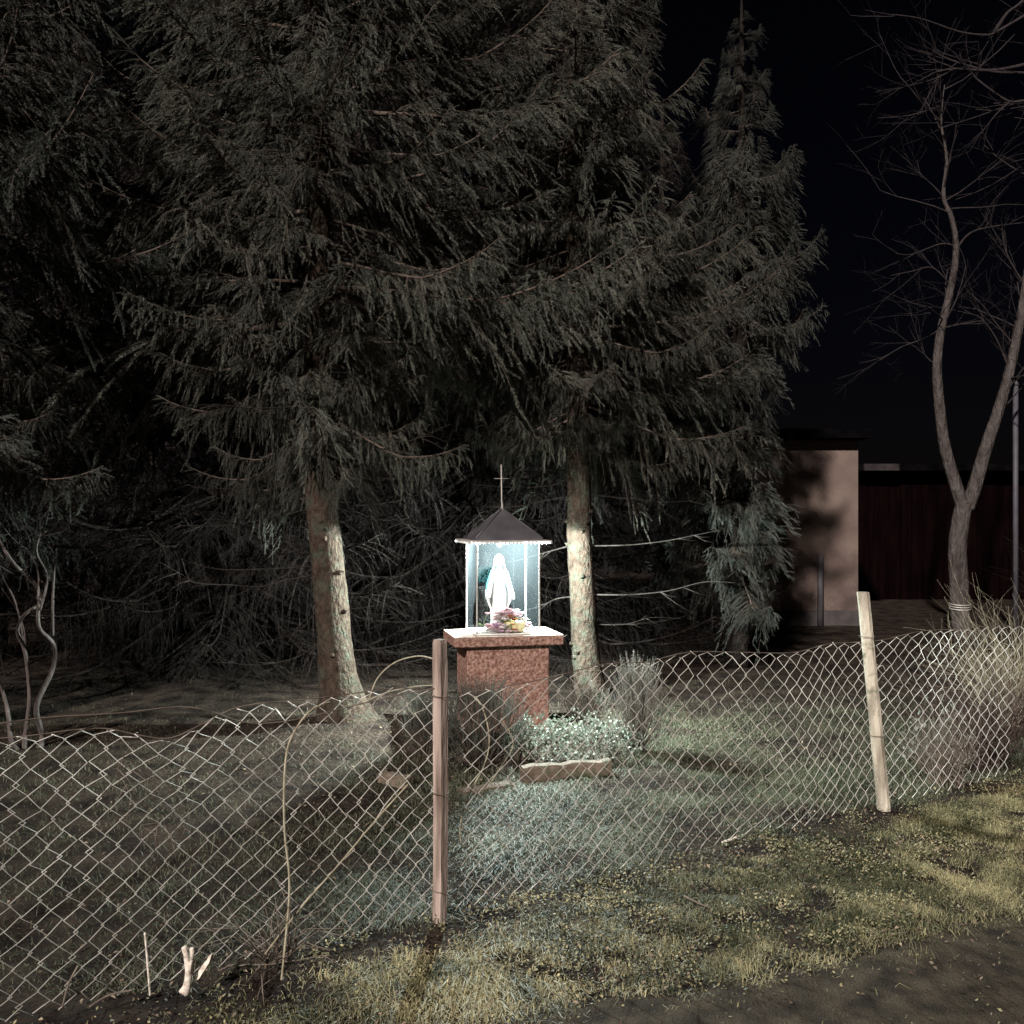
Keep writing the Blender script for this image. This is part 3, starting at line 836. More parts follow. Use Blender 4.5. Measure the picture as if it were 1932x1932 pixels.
spD = spruce('spruce_tree', 'younger spruce with a thin pointed top standing right of and behind the slim trunk', bD,
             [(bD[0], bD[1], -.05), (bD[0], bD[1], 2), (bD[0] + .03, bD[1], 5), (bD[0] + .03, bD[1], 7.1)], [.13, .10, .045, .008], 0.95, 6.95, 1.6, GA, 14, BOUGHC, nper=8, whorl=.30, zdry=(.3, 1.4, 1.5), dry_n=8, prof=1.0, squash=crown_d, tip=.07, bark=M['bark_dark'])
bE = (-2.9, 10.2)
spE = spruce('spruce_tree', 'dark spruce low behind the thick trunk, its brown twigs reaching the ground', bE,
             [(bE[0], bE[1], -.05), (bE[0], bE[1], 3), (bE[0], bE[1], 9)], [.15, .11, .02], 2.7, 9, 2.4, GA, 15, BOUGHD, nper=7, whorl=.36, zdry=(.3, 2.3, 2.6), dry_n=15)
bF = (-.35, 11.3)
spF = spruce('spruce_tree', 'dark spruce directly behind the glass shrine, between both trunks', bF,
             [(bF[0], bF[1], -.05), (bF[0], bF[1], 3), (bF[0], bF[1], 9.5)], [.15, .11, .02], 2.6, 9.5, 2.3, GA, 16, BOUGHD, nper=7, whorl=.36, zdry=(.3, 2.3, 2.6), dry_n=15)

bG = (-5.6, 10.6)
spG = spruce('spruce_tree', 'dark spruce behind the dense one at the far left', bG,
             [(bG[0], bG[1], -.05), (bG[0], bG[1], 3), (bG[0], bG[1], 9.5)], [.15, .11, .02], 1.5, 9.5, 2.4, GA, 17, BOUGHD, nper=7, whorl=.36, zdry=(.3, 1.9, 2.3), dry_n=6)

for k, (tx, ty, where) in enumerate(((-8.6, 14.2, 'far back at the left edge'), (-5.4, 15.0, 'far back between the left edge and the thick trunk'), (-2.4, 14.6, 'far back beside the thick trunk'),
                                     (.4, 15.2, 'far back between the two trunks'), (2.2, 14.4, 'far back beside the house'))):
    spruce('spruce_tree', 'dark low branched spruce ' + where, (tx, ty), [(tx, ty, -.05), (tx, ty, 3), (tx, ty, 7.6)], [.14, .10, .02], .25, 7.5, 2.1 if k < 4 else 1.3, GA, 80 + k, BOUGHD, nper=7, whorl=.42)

tg = np.random.default_rng(77); mb = MB()
for k in range(90):
    tx, ty, th = tg.uniform(-24, 4.5), tg.uniform(26, 38), tg.uniform(5, 9)
    n = 520; z = tg.random(n) ** 1.2 * th; a = tg.uniform(0, 2 * np.pi, n); r = (1 - z / th) * th * .24 * np.sqrt(tg.random(n)) + .05
    P = np.stack([tx + r * np.cos(a), ty + r * np.sin(a), z], 1)
    D = np.stack([np.cos(a), np.sin(a), tg.uniform(-1.2, -.2, n)], 1) * tg.uniform(.35, .8, n)[:, None]
    W = np.stack([-np.sin(a), np.cos(a), np.zeros(n)], 1) * tg.uniform(.06, .18, n)[:, None]
    mb.tris(np.stack([P - W, P + W, P + D], 1).reshape(-1, 3), np.arange(n * 3).reshape(-1, 3))
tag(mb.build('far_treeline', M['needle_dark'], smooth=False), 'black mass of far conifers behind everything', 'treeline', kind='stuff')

# bare lower branches of the two trunks
def dead_branch(parent, pts, r0, seed, mt=None, twigs=4):
    g = random.Random(seed); P = smooth_path(pts, 5); n = len(P); mb = MB()
    mb.tube(P, [.8 * r0 * (1 - .75 * i / (n - 1)) for i in range(n)], 5)
    for k in range(twigs):
        i = g.randrange(n // 3, n - 1); p = P[i]; d = (P[i + 1] - p).normalized()
        d2 = (d + Vector((g.uniform(-.5, .5), g.uniform(-.6, .6), g.uniform(-.9, .35)))).normalized(); l = g.uniform(.1, .32)
        mb.tube([p, p + d2 * l * .5, p + d2 * l + Vector((0, 0, g.uniform(-.05, .05)))], [.003, .002, .001], 4)
    mb.build('dry_branch', mt or M['deadtwig'], parent)
Q = lambda lst, Y, dY=0: [at(px, py, Y + dY * i / max(1, len(lst) - 1)) for i, (px, py) in enumerate(lst)]
dead_branch(spA, Q([(592, 1068), (520, 1073), (430, 1075), (380, 1068), (345, 1055)], YA, -.3), .007, 1)
dead_branch(spA, Q([(592, 1085), (540, 1095), (490, 1107), (440, 1104), (370, 1100), (345, 1085), (300, 1060)], YA, -.5), .008, 2, twigs=5)
dead_branch(spA, Q([(585, 960), (520, 975), (420, 992), (330, 990)], YA, .3), .006, 3)
dead_branch(spA, Q([(580, 915), (500, 917), (430, 922), (360, 920)], YA, -.2), .006, 4)
dead_branch(spA, Q([(598, 1215), (560, 1240), (490, 1255), (430, 1250)], YA, .4), .006, 5)
dead_branch(spA, Q([(600, 1150), (575, 1180), (540, 1200), (480, 1215)], YA, .5), .005, 6)
dead_branch(spA, Q([(606, 915), (604, 830), (606, 740), (604, 680), (606, 632)], YA - .35, -.25), .007, 7, twigs=9)
dead_branch(spA, Q([(560, 768), (480, 770), (400, 764), (310, 768)], YA - .3, -.6), .007, 8)
dead_branch(spA, Q([(640, 830), (700, 825), (760, 833), (800, 822), (850, 800)], YA - .2, -.4), .007, 9)
dead_branch(spA, Q([(635, 905), (690, 900), (740, 905)], YA, -.2), .005, 10)
dead_branch(spB, Q([(1072, 886), (1030, 887), (980, 885), (930, 878)], YB, -.2), .006, 11)
dead_branch(spB, Q([(1072, 907), (1030, 917), (960, 919), (880, 912)], YB, -.1), .006, 12)
dead_branch(spB, Q([(1074, 936), (1030, 944), (980, 955), (900, 957), (840, 955)], YB, .2), .008, 13)
dead_branch(spB, Q([(1074, 1030), (1045, 1038), (1020, 1045), (960, 1062)], YB, .4), .010, 14)
dead_branch(spB, Q([(1078, 1126), (1050, 1130), (1020, 1143), (960, 1160)], YB, .5), .011, 15)
dead_branch(spB, Q([(1114, 934), (1180, 940), (1240, 947), (1310, 945)], YB, .1), .008, 16)
dead_branch(spB, Q([(1117, 1030), (1190, 1028), (1260, 1020), (1310, 1010), (1360, 1000)], YB, -.3), .009, 17)
dead_branch(spB, Q([(1120, 1122), (1190, 1122), (1260, 1115), (1330, 1098), (1390, 1100)], YB, -.3), .010, 18)
dead_branch(spB, Q([(1122, 1178), (1180, 1178), (1230, 1165), (1290, 1168)], YB, .2), .006, 19)
dead_branch(spB, Q([(1070, 1198), (1050, 1210), (1030, 1222)], YB - .1, -.2), .006, 20, twigs=1)

# ------------------------------------------------------------------ bare trees
def grow(mb, p, d, l, r, depth, g, spread=.55, up=.12):
    n = 4; pts = [p]; q = p
    for i in range(n):
        d = (d + Vector((g.gauss(0, .10), g.gauss(0, .10), g.gauss(0, .08) + up * .25))).normalized()
        q = q + d * l / n; pts.append(q)
    mb.tube(pts, [r * (1 - .45 * i / n) for i in range(n + 1)], 5 if r > .01 else 3, cap=False)
    if depth == 0: return
    for k in range(g.choice((2, 2, 3))):
        i = g.randrange(1, n + 1)
        d2 = (d + Vector((g.gauss(0, spread), g.gauss(0, spread), g.gauss(0, spread * .7)))).normalized()
        grow(mb, pts[i], d2, l * g.uniform(.5, .82), r * .55 * g.uniform(.7, 1), depth - 1, g, spread, up)
YT = 12.6
bt = thing('bare_tree', 'leafless tree with a forked grey trunk behind the fence at the right', 'bare tree', at(1812, 1200, YT) * [1, 1, 0])
mb = MB(); g = random.Random(4)
tr = smooth_path([at(1815, 1215, YT), at(1814, 1190, YT), at(1809, 1100, YT), at(1806, 1040, YT), at(1812, 985, YT), at(1821, 945, YT)], 6)
mb.tube(tr, list(np.linspace(.125, .105, len(tr))), 12, noise=.02)
limbL = smooth_path([at(1817, 960, YT), at(1800, 905, YT), at(1782, 840, YT), at(1772, 760, YT), at(1768, 690, YT), at(1776, 620, YT), at(1795, 540, YT), at(1804, 470, YT), at(1795, 410, YT), at(1780, 370, YT), at(1786, 300, YT), at(1776, 230, YT), at(1782, 160, YT)], 5)
mb.tube(limbL, list(np.linspace(.085, .005, len(limbL))), 10, noise=.02)
limbR = smooth_path([at(1824, 960, YT), at(1840, 915, YT), at(1862, 840, YT), at(1885, 770, YT), at(1905, 700, YT), at(1922, 620, YT), at(1934, 540, YT), at(1950, 430, YT), at(1965, 300, YT)], 5)
mb.tube(limbR, list(np.linspace(.095, .03, len(limbR))), 10, noise=.02)
mb.build('trunk', M['bark2'], bt)
mb = MB()
for lst, r in (([(1804, 470), (1830, 440), (1870, 428), (1932, 420)], .016), ([(1795, 540), (1760, 505), (1720, 512), (1680, 520)], .012), ([(1776, 620), (1740, 640), (1700, 655), (1660, 680)], .012),
               ([(1783, 375), (1755, 345), (1730, 330)], .012), ([(1804, 465), (1775, 460), (1720, 480), (1690, 478)], .012), ([(1905, 700), (1880, 640), (1850, 600), (1820, 590)], .014),
               ([(1934, 540), (1900, 480), (1890, 430)], .014), ([(1768, 690), (1745, 670), (1735, 640)], .012), ([(1922, 620), (1932, 600), (1990, 560)], .02)):
    P = smooth_path([at(a, b_, YT) for a, b_ in lst], 4); mb.tube(P, list(np.linspace(r, r * .4, len(P))), 5)
    for k in range(4):
        i = g.randrange(2, len(P)); dd = (P[i] - P[i - 1]).normalized()
        grow(mb, P[i], (dd + Vector((g.gauss(0, .4), g.gauss(0, .4), g.gauss(.1, .4)))).normalized(), g.uniform(.3, .7), r * .4, 2, g)
for k in range(26):
    Pl = limbL if k % 2 else limbR; i = g.randrange(len(Pl) // 3, len(Pl) - 1)
    grow(mb, Pl[i], Vector((g.gauss(0, .7), g.gauss(0, .5), g.uniform(.0, .8))).normalized(), g.uniform(.5, 1.1), .012, 3, g)
mb.build('crown', M['finetwig'], bt)
mb = MB(); c = at(1811, 1148, YT)
for k in range(3):
    mb.tube([(c[0] + .125 * math.cos(a), c[1] + .125 * math.sin(a), c[2] + .03 * k + .01 * math.sin(a)) for a in np.linspace(0, 2 * math.pi, 17)], .006, 5)
mb.build('wire_band', M['wire'], bt)
bt2 = thing('bare_tree', 'leafless tree reaching thin branches in at the top right corner', 'bare tree', (8.6, 12.0, 0))
g = random.Random(9)
mb = MB(); P = smooth_path([(8.6, 12, -.05), (8.5, 12, 2), (8.3, 12, 4), (8.0, 12, 6.2), (7.9, 12, 8.6)], 5); mb.tube(P, list(np.linspace(.2, .06, len(P))), 10, noise=.03); mb.build('trunk', M['bark2'], bt2)
mb = MB(); YU = 11.8
for lst, r in (([(2100, 170), (1990, 105), (1932, 122), (1870, 133), (1800, 130), (1760, 138)], .034), ([(2100, 170), (1950, 140), (1870, 135), (1790, 112), (1760, 95)], .024), ([(1932, 30), (1880, 60), (1860, 66), (1810, 60), (1740, 36), (1690, 28)], .02),
               ([(1875, 62), (1900, 25), (1930, 0), (1960, -60)], .026), ([(2100, 170), (2000, 185), (1932, 190), (1900, 190), (1850, 155), (1835, 140)], .026), ([(1905, 192), (1880, 215), (1860, 240)], .012),
               ([(1800, 130), (1760, 150), (1700, 165)], .012), ([(2100, 170), (2130, 300), (2180, 500)], .06)):
    P = smooth_path([at(a, b_, YU) for a, b_ in lst], 4); mb.tube(P, list(np.linspace(r, r * .35, len(P))), 5)
    for k in range(5):
        i = g.randrange(2, len(P)); dd = (P[i] - P[i - 1]).normalized()
        grow(mb, P[i], (dd + Vector((g.gauss(0, .45), g.gauss(0, .4), g.gauss(0, .45)))).normalized(), g.uniform(.25, .6), r * .3, 2, g)
for k in range(16):
    grow(mb, Vector((8.1, 12, g.uniform(4, 8.4))), Vector((g.gauss(0, 1), g.gauss(0, 1), g.uniform(.2, .9))).normalized(), g.uniform(1, 1.8), .035, 3, g)
mb.build('crown', M['finetwig'], bt2)

# bare stems at the left edge
YL = 6.7
bs = thing('bare_shrub', 'clump of thin bare stems at the left edge behind the fence', 'shrub', at(70, 1409, YL) * [1, 1, 0])
mb = MB(); g = random.Random(21)
for lst, r in (([(50, 1412), (48, 1390), (44, 1320), (46, 1230), (45, 1190), (52, 1160), (72, 1140)], .017), ([(78, 1412), (74, 1390), (76, 1330), (92, 1265), (94, 1220), (84, 1180), (72, 1130)], .02),
               ([(72, 1135), (50, 1100), (30, 1065), (5, 1025), (-20, 990)], .014), ([(78, 1130), (66, 1080), (50, 1045)], .008), ([(82, 1150), (86, 1090), (78, 1040), (70, 1000)], .009), ([(96, 1200), (98, 1130), (92, 1060)], .011),
               ([(40, 1412), (32, 1390), (12, 1325), (-10, 1260)], .018), ([(44, 1210), (28, 1140), (10, 1080), (0, 1040)], .006), ([(44, 1230), (38, 1190), (20, 1150), (2, 1110)], .005)):
    P = smooth_path([at(a, b_, YL) + np.array([0, random.uniform(-.1, .1), 0]) for a, b_ in lst], 5); mb.tube(P, list(np.linspace(r, r * .6, len(P))), 8, noise=.05)
mb.build('stems', M['palestem'], bs)
mb = MB()
for k in range(14):
    c = at(g.uniform(10, 100), g.uniform(1000, 1120), YL); grow(mb, Vector(c), Vector((g.gauss(0, .6), g.gauss(0, .5), g.uniform(.3, 1))).normalized(), g.uniform(.3, .5), .005, 2, g)
mb.build('twigs', M['bark2'], bs)

# ------------------------------------------------------------------ plants by the shrine
def needle_shrub(name, label, c, rx, ry, h, n, mt, seed, cat='shrub', per=50, ln=(.1, .2), out=.35):
    g = np.random.default_rng(seed)
    t = thing(name, label, cat, (c[0], c[1], float(gh(c[0], c[1]))))
    a = g.uniform(0, 2 * np.pi, n); q = np.sqrt(g.random(n)); zt = (g.random(n) ** .7)
    prof = np.sqrt(np.clip(1 - (zt - .25) ** 2 / .7, .05, 1))
    p = np.stack([c[0] + rx * q * prof * np.cos(a), c[1] + ry * q * prof * np.sin(a), gh(c[0], c[1]) + .02 + h * zt * .9], 1)
    d = norm(np.stack([np.cos(a) * q * out, np.sin(a) * q * out, np.full(n, 1.0)], 1) + g.normal(0, .22, (n, 3)))
    l = g.uniform(*ln, n)
    nb = MB(); needles(nb, g, p, d, l, per, .012, .0026, -.3)
    nb.build('foliage', mt, t, smooth=False)
    wb = MB(); base = np.stack([c[0] + (p[:, 0] - c[0]) * .2, c[1] + (p[:, 1] - c[1]) * .2, np.full(n, float(gh(c[0], c[1])) - .01)], 1)
    k = slice(0, n, 4); sticks(wb, base[k], p[k], .003, .0016); sticks(wb, p, p + d * l[:, None], .0014, .0008); wb.build('stems', M['twig'], t, smooth=False)
    return t
c = at(905, 1455, 6.1); needle_shrub('juniper_shrub', 'dark feathery juniper mound in front of the pedestal, right beside the upright fence post', (c[0], 6.25), .27, .22, .44, 520, M['juniper'], 1)
c = at(800, 1430, 6.35); needle_shrub('juniper_shrub', 'smaller dark juniper tuft left of the upright post, next to the thick trunk', (c[0], 6.45), .14, .14, .33, 200, M['juniper'], 2)
c = at(1205, 1440, 6.5); needle_shrub('heather_bush', 'tall wispy grey heather bush at the foot of the slim trunk', (c[0], 6.6), .17, .2, .50, 420, M['heather'], 3, per=40)
c = at(1090, 1370, 7.2); needle_shrub('heather_bush', 'low grey heather tuft between the pedestal and the slim trunk', (c[0] + .05, 7.25), .16, .14, .2, 160, M['heather'], 4, per=40)
c = at(930, 1385, 6.85); needle_shrub('dry_bush', 'brown dried bush leaning on the front of the pedestal', (c[0] - .05, 6.80), .24, .07, .34, 90, M['twig'], 5, per=14, ln=(.12, .25))

def leaf_plant(name, label, c, rx, ry, h, n, mt, seed, sz=(.012, .024), cat='plant'):
    g = np.random.default_rng(seed); z0 = float(gh(c[0], c[1]))
    t = thing(name, label, cat, (c[0], c[1], z0))
    a = g.uniform(0, 2 * np.pi, n); q = np.sqrt(g.random(n))
    lump = .15 + 1.0 * vnoise(c[0] + rx * q * np.cos(a), c[1] + ry * q * np.sin(a), .13, seed)
    top = h * lump * np.sqrt(np.clip(1 - q ** 2 * .8, 0, 1))
    p = np.stack([c[0] + rx * q * np.cos(a), c[1] + ry * q * np.sin(a), z0 + top * (g.random(n) ** .45)], 1)
    d = norm(g.normal(size=(n, 3)) + np.array([0, 0, .7])); s = g.uniform(*sz, n)[:, None]
    w = norm(np.cross(d, g.normal(size=(n, 3)))) * s * .38
    V = np.stack([p, p + d * s * .5 + w, p + d * s, p + d * s * .5 - w], 1).reshape(-1, 3)
    i = np.arange(n)[:, None] * 4; F = np.concatenate([i + [[0, 1, 2]], i + [[0, 2, 3]]])
    mb = MB(); mb.tris(V, F)
    mb.build('leaves', mt, t, smooth=False, attr=np.repeat(np.clip(g.normal(.5, .3, n), 0, 1), 4))
    m_ = min(n, 160); wb = MB(); b0 = p[:m_].copy(); b0[:, 2] = z0; b0[:, :2] = np.array(c[:2]) + (b0[:, :2] - np.array(c[:2])) * .6
    sticks(wb, b0, p[:m_], .002, .001); wb.build('stems', M['drystem'], t, smooth=False)
    return t
c = at(1085, 1445, 6.25); leaf_plant('ground_cover_plant', 'spreading plant of small pale leaves behind the long edging stone', (c[0], 6.45), .46, .36, .36, 3000, M['pale_leaf'], 6, (.013, .028))
c = at(985, 1400, 6.5); leaf_plant('ground_cover_plant', 'narrow sprig of pale leaves climbing at the right foot of the juniper', (c[0], 6.35), .08, .1, .36, 500, M['pale_leaf'], 7)
c = at(1690, 1340, 7.0); leaf_plant('leafy_weed', 'low grey leaved weed just right of the leaning post, behind the wire', (c[0], 6.3), .26, .2, .5, 260, M['heather'], 8, (.015, .045))

# edging stones
def edging(label, pa, pb, h, w, seed):
    a = np.array(pa[:2]); b_ = np.array(pb[:2]); m_ = (a + b_) / 2; L = np.linalg.norm(b_ - a); rot = math.atan2(b_[1] - a[1], b_[0] - a[0])
    mb = MB(); random.seed(seed)
    z0 = float(gh(*m_))
    n = 9; rings = []
    for i in range(n + 1):
        u = -L / 2 + L * i / n; hh = h * random.uniform(.88, 1.08); ww = w * random.uniform(.9, 1.08)
        pr = [(-ww / 2, -.05), (-ww / 2, hh * .85), (-ww / 2 + .015, hh), (ww / 2 - .015, hh * 1.02), (ww / 2, hh * .85), (ww / 2, -.05)]
        rings.append([(m_[0] + u * math.cos(rot) - v * math.sin(rot), m_[1] + u * math.sin(rot) + v * math.cos(rot), z0 + z) for v, z in pr])
    mb.rings(rings); o = mb.build('edging_stone', M['stone'], origin=(m_[0], m_[1], z0), smooth=False)
    tag(o, label, 'edging stone', 'edging stones of the shrine bed'); return o
edging('long brown edging stone in front of the pale leaved plant', at(985, 1478, 5.8), at(1150, 1466, 5.95), .085, .09, 1)
edging('short dark edging stone at the roots of the thick trunk', at(722, 1478, 5.8), at(772, 1490, 5.68), .06, .08, 2)
edging('half buried edging stone to the right of the upright post, below the juniper', at(868, 1500, 5.55), at(965, 1488, 5.7), .035, .09, 3)

# twiggy bushes behind the right end of the fence
def twig_bush(label, c, rad, h, n, seed, mt):
    g = random.Random(seed); z0 = float(gh(c[0], c[1]))
    t = thing('twig_bush', label, 'bush', (c[0], c[1], z0)); mb = MB()
    for k in range(n):
        a = g.uniform(0, 2 * math.pi); q = g.random() ** .5
        d = Vector((math.cos(a) * q * rad / h, math.sin(a) * q * rad / h, 1)).normalized()
        p = Vector((c[0] + g.uniform(-.08, .08), c[1] + g.uniform(-.08, .08), z0 - .01))
        grow(mb, p, d, h * g.uniform(.4, .7), .0035, 2, g, .45, .02)
    mb.build('stems', mt, t)
    return t
twig_bush('dense dry twiggy bush at the right edge, growing through the end of the fence', (3.0, 6.25), .62, .74, 130, 1, M['redstem'])
twig_bush('low dry tuft of stems at the fence foot beside the right edge bush', (2.55, 5.78), .25, .45, 60, 2, M['drystem'])
twig_bush('taller reddish twigs standing behind the right edge bush', (3.7, 7.4), .6, .95, 90, 3, M['vine'])
twig_bush('dark twiggy bush near the thin pole', (6.9, 12.2), .55, 1.35, 60, 4, M['deadtwig'])

# vines, canes and sticks
vY = 3.46
loose_wire([at(530, 1860, 3.38), at(540, 1760, 3.42), at(545, 1700, 3.45), at(545, 1645, vY), at(537, 1570, vY), at(536, 1480, vY), at(543, 1410, 3.5), at(565, 1365, 3.55), at(590, 1338, 3.6), at(622, 1325, 3.66)], .0042, 'climbing_vine', M['vine'], 'thick pale vine climbing the fence in front of the thick trunk', 'vine')
loose_wire([at(500, 1800, 3.4), at(570, 1710, 3.5), at(640, 1630, 3.6), at(715, 1540, 3.7), at(770, 1480, 3.75)], .003, 'climbing_vine', M['vine'], 'slanting dry vine between the thick vine and the upright post', 'vine')
loose_wire([at(872, 1600, 4.1), at(868, 1560, 4.1), at(885, 1500, 4.1), at(915, 1440, 4.1), at(923, 1390, 4.1), at(910, 1335, 4.1), at(890, 1312, 4.1)], .0032, 'climbing_vine', M['vine'], 'bent vine climbing the fence just right of the upright post', 'vine')
loose_wire([at(895, 1520, 4.2), at(950, 1440, 4.25), at(968, 1400, 4.3), at(945, 1355, 4.3)], .0022, 'climbing_vine', M['vine'], 'thin vine crossing below the pale sprig in front of the pedestal', 'vine')
loose_wire([at(696, 1320, 5.4), at(712, 1280, 5.4), at(745, 1250, 5.4), at(790, 1238, 5.4), at(825, 1246, 5.3)], .004, 'bramble_cane', M['vine'], 'upper arching cane between the thick trunk and the upright post', 'cane')
loose_wire([at(650, 1345, 5.2), at(720, 1310, 5.2), at(780, 1296, 5.2), at(840, 1292, 5.1)], .003, 'bramble_cane', M['vine'], 'lower arching cane between the thick trunk and the upright post', 'cane')
loose_wire([at(283, 1878, 3.2), at(280, 1840, 3.2), at(276, 1790, 3.2), at(273, 1760, 3.2)], .0036, 'stick', M['stake'], 'thin pale stick standing upright at the fence bottom', 'stick')
loose_wire([at(118, 1900, 3.1), at(128, 1860, 3.1), at(147, 1822, 3.12)], .0035, 'stick', M['drystem'], 'thin grey stick leaning at the lower left fence foot', 'stick')
loose_wire([at(168, 1900, 3.12), at(205, 1878, 3.15), at(250, 1868, 3.18)], .0035, 'stick', M['drystem'], 'grey stick lying on the soil at the lower left', 'stick')
loose_wire([at(1362, 1590, 4.72), at(1390, 1580, 4.78)], .006, 'stick', M['stake'], 'short bright stick lying along the fence bottom', 'stick')
loose_wire([at(1290, 1690, 4.0), at(1320, 1705, 3.96), at(1340, 1712, 3.95)], .004, 'stick', M['drystem'], 'short stick lying in the grass of the verge', 'stick')

g = random.Random(31)
tf = thing('dry_stem_tuft', 'tangle of dry straw stems at the foot of the thick vine', 'dry stems', (at(520, 1820, 3.45)[0], 3.45, 0))
mb = MB()
for k in range(46):
    p = Vector(at(525 + g.uniform(-25, 25), 1825, 3.48)); p.z = .0
    d = Vector((g.gauss(-.15, .6), g.gauss(0, .35), abs(g.gauss(.45, .4)))).normalized()
    l = g.uniform(.12, .36); q = p + d * l * .6; e = q + (d + Vector((g.gauss(0, .4), g.gauss(0, .3), -.6))).normalized() * l * .5
    mb.tube([p, q, e], [.0022, .0016, .0008], 4)
mb.build('stems', M['drystem'], tf)

for k, (px, py, Yw, where) in enumerate(((228, 1462, 3.2, 'small tangle of straw caught in the wire, upper one at the left'), (312, 1560, 3.28, 'small tangle of straw caught in the wire, below the other at the left'), (858, 1560, 3.97, 'wisp of dry straw caught in the wire beside the upright post'))):
    c = at(px, py, Yw); tk = thing('straw_tangle', where, 'straw', c, 'straw caught in the fence'); mb = MB()
    for q in range(9):
        p = Vector(c) + Vector((g.gauss(0, .02), g.gauss(0, .008), g.gauss(0, .03)))
        d = Vector((g.gauss(0, .6), g.gauss(0, .2), g.gauss(-.2, .8))).normalized(); l = g.uniform(.05, .13)
        mb.tube([p, p + d * l * .6, p + (d + Vector((g.gauss(0, .5), 0, -.5))) * l], [.0013, .0011, .0006], 4)
    mb.build('stems', M['drystem'], tk)

st = thing('cut_stump', 'bright freshly cut forked stump at the fence foot, lower left', 'stump', at(350, 1862, 3.22) * [1, 1, 0])
mb = MB(); P = smooth_path([at(349, 1872, 3.22), at(356, 1845, 3.22), at(354, 1815, 3.22), at(350, 1795, 3.22), at(347, 1786, 3.22)], 4)
mb.tube(P, [.021, .0165, .0135] + list(np.linspace(.0122, .0085, len(P) - 3)), 11, noise=.14); mb.build('stem', M['stake'], st)
mb = MB(); P = smooth_path([at(357, 1835, 3.22), at(362, 1812, 3.21), at(363, 1800, 3.2), at(362, 1788, 3.2)], 4)
mb.tube(P, list(np.linspace(.004, .0095, len(P))), 8, noise=.12); mb.build('fork', M['stake'], st)
ch = thing('wood_chip', 'bright split chip of wood leaning right of the cut stump', 'wood chip', at(372, 1860, 3.24) * [1, 1, 0])
mb = MB(); a = at(370, 1850, 3.24); b_ = at(390, 1806, 3.26)
dv = Vector(b_ - a); sd = Vector((.018, 0, .010))
mb.add([Vector(a) - sd * .4, Vector(a) + sd * .5, Vector(a) + dv * .6 + sd * 1.2, Vector(b_) + sd * .9, Vector(b_) - sd * .6, Vector(a) + dv * .55 - sd * .7] +
       [q + Vector((.004, .016, 0)) for q in [Vector(a) - sd * .4, Vector(a) + sd * .5, Vector(a) + dv * .6 + sd * 1.2, Vector(b_) + sd * .9, Vector(b_) - sd * .6, Vector(a) + dv * .55 - sd * .7]],
       [(0, 1, 2, 3, 4, 5), (11, 10, 9, 8, 7, 6)] + [(i, i + 6, (i + 1) % 6 + 6, (i + 1) % 6) for i in range(6)])
mb.build('split_face', M['stake'], ch, smooth=False)

# ------------------------------------------------------------------ grass and leaf litter
def blades(n, region, hgt, wid, tint, seed):
    g = np.random.default_rng(seed)
    x, y = region(g, n)
    n = len(x); z = gh(x, y)
    hh, ww, tt = hgt(g, x, y), wid(g, x, y), tint(g, x, y)
    a = g.uniform(0, 2 * np.pi, n); ln = g.uniform(.6, 2.6, n)
    d = np.stack([np.cos(a), np.sin(a), np.zeros(n)], 1); w = np.stack([-np.sin(a), np.cos(a), np.zeros(n)], 1) * ww[:, None]
    p = np.stack([x, y, z - .004], 1); up = np.array([0, 0, 1.])
    m1 = p + up * (hh * .6)[:, None] + d * (hh * ln * .25)[:, None]
    tp = p + up * (hh * np.clip(1.05 - ln * .45, .08, 1))[:, None] + d * (hh * ln * .8)[:, None]
    V = np.stack([p - w, p + w, m1 - w * .75, m1 + w * .75, tp], 1).reshape(-1, 3)
    i = np.arange(n)[:, None] * 5
    F = np.concatenate([i + [[0, 1, 3]], i + [[0, 3, 2]], i + [[2, 3, 4]]])
    return V, F, np.repeat(np.clip(tt, 0, 1), 5)
def reg_verge(g, n):
    x = g.uniform(-2.2, 3.8, n); y = g.uniform(2.7, 6.2, n)
    s = fence_side(x, y); pth = path_side(x, y)
    pr = np.where((s < .02) & (np.abs(x) < .56 * y + .25), 1.0, 0)
    pr *= np.clip((-s - .02) / np.where(x < .35, .42, .22), .08, 1) ** 1.4 * np.clip(-pth / .42 + .40, .03, 1) ** 1.3
    pr *= np.clip(2.6 * vnoise(x, y, .11, 8) - .75 + .5 * vnoise(x, y, .6, 9), .05, 1)
    pr *= np.clip((x + 1.35 + .8 * (vnoise(x, y, .4, 15) - .5)) / .6, .06, 1)            # bare soil at the lower left, its spread also standing for shade
    k = g.random(n) < pr
    return x[k], y[k]
def reg_lawn(g, n):
    y = 3.3 + 6.2 * g.random(n) ** 1.25; x = g.uniform(-1, 1, n) * (.56 * y + .2)
    s = fence_side(x, y)
    pr = np.where(s > -.02, 1.0, 0) * np.clip((s + .02) / .12, .3, 1)
    pr *= np.clip(1.7 * vnoise(x, y, .30, 10) - .1, .12, 1)
    pr *= np.where((np.abs(x - SX) < .34) & (np.abs(y - SY) < .34), 0, 1)
    pr *= np.clip((8.6 - y) / 1.8, .05, 1) * np.clip((x - .42 * (y - 4.4) + 1.15 + 1.1 * (vnoise(x, y, .7, 19) - .5)) / .9 + .12 + 1.1 * np.exp(-((x + 1.15) / .75) ** 2 - ((y - 6.3) / .6) ** 2), .12, 1)  # sparse at the left: bare soil, and shade put into the cover
    k = g.random(n) < pr
    return x[k], y[k]
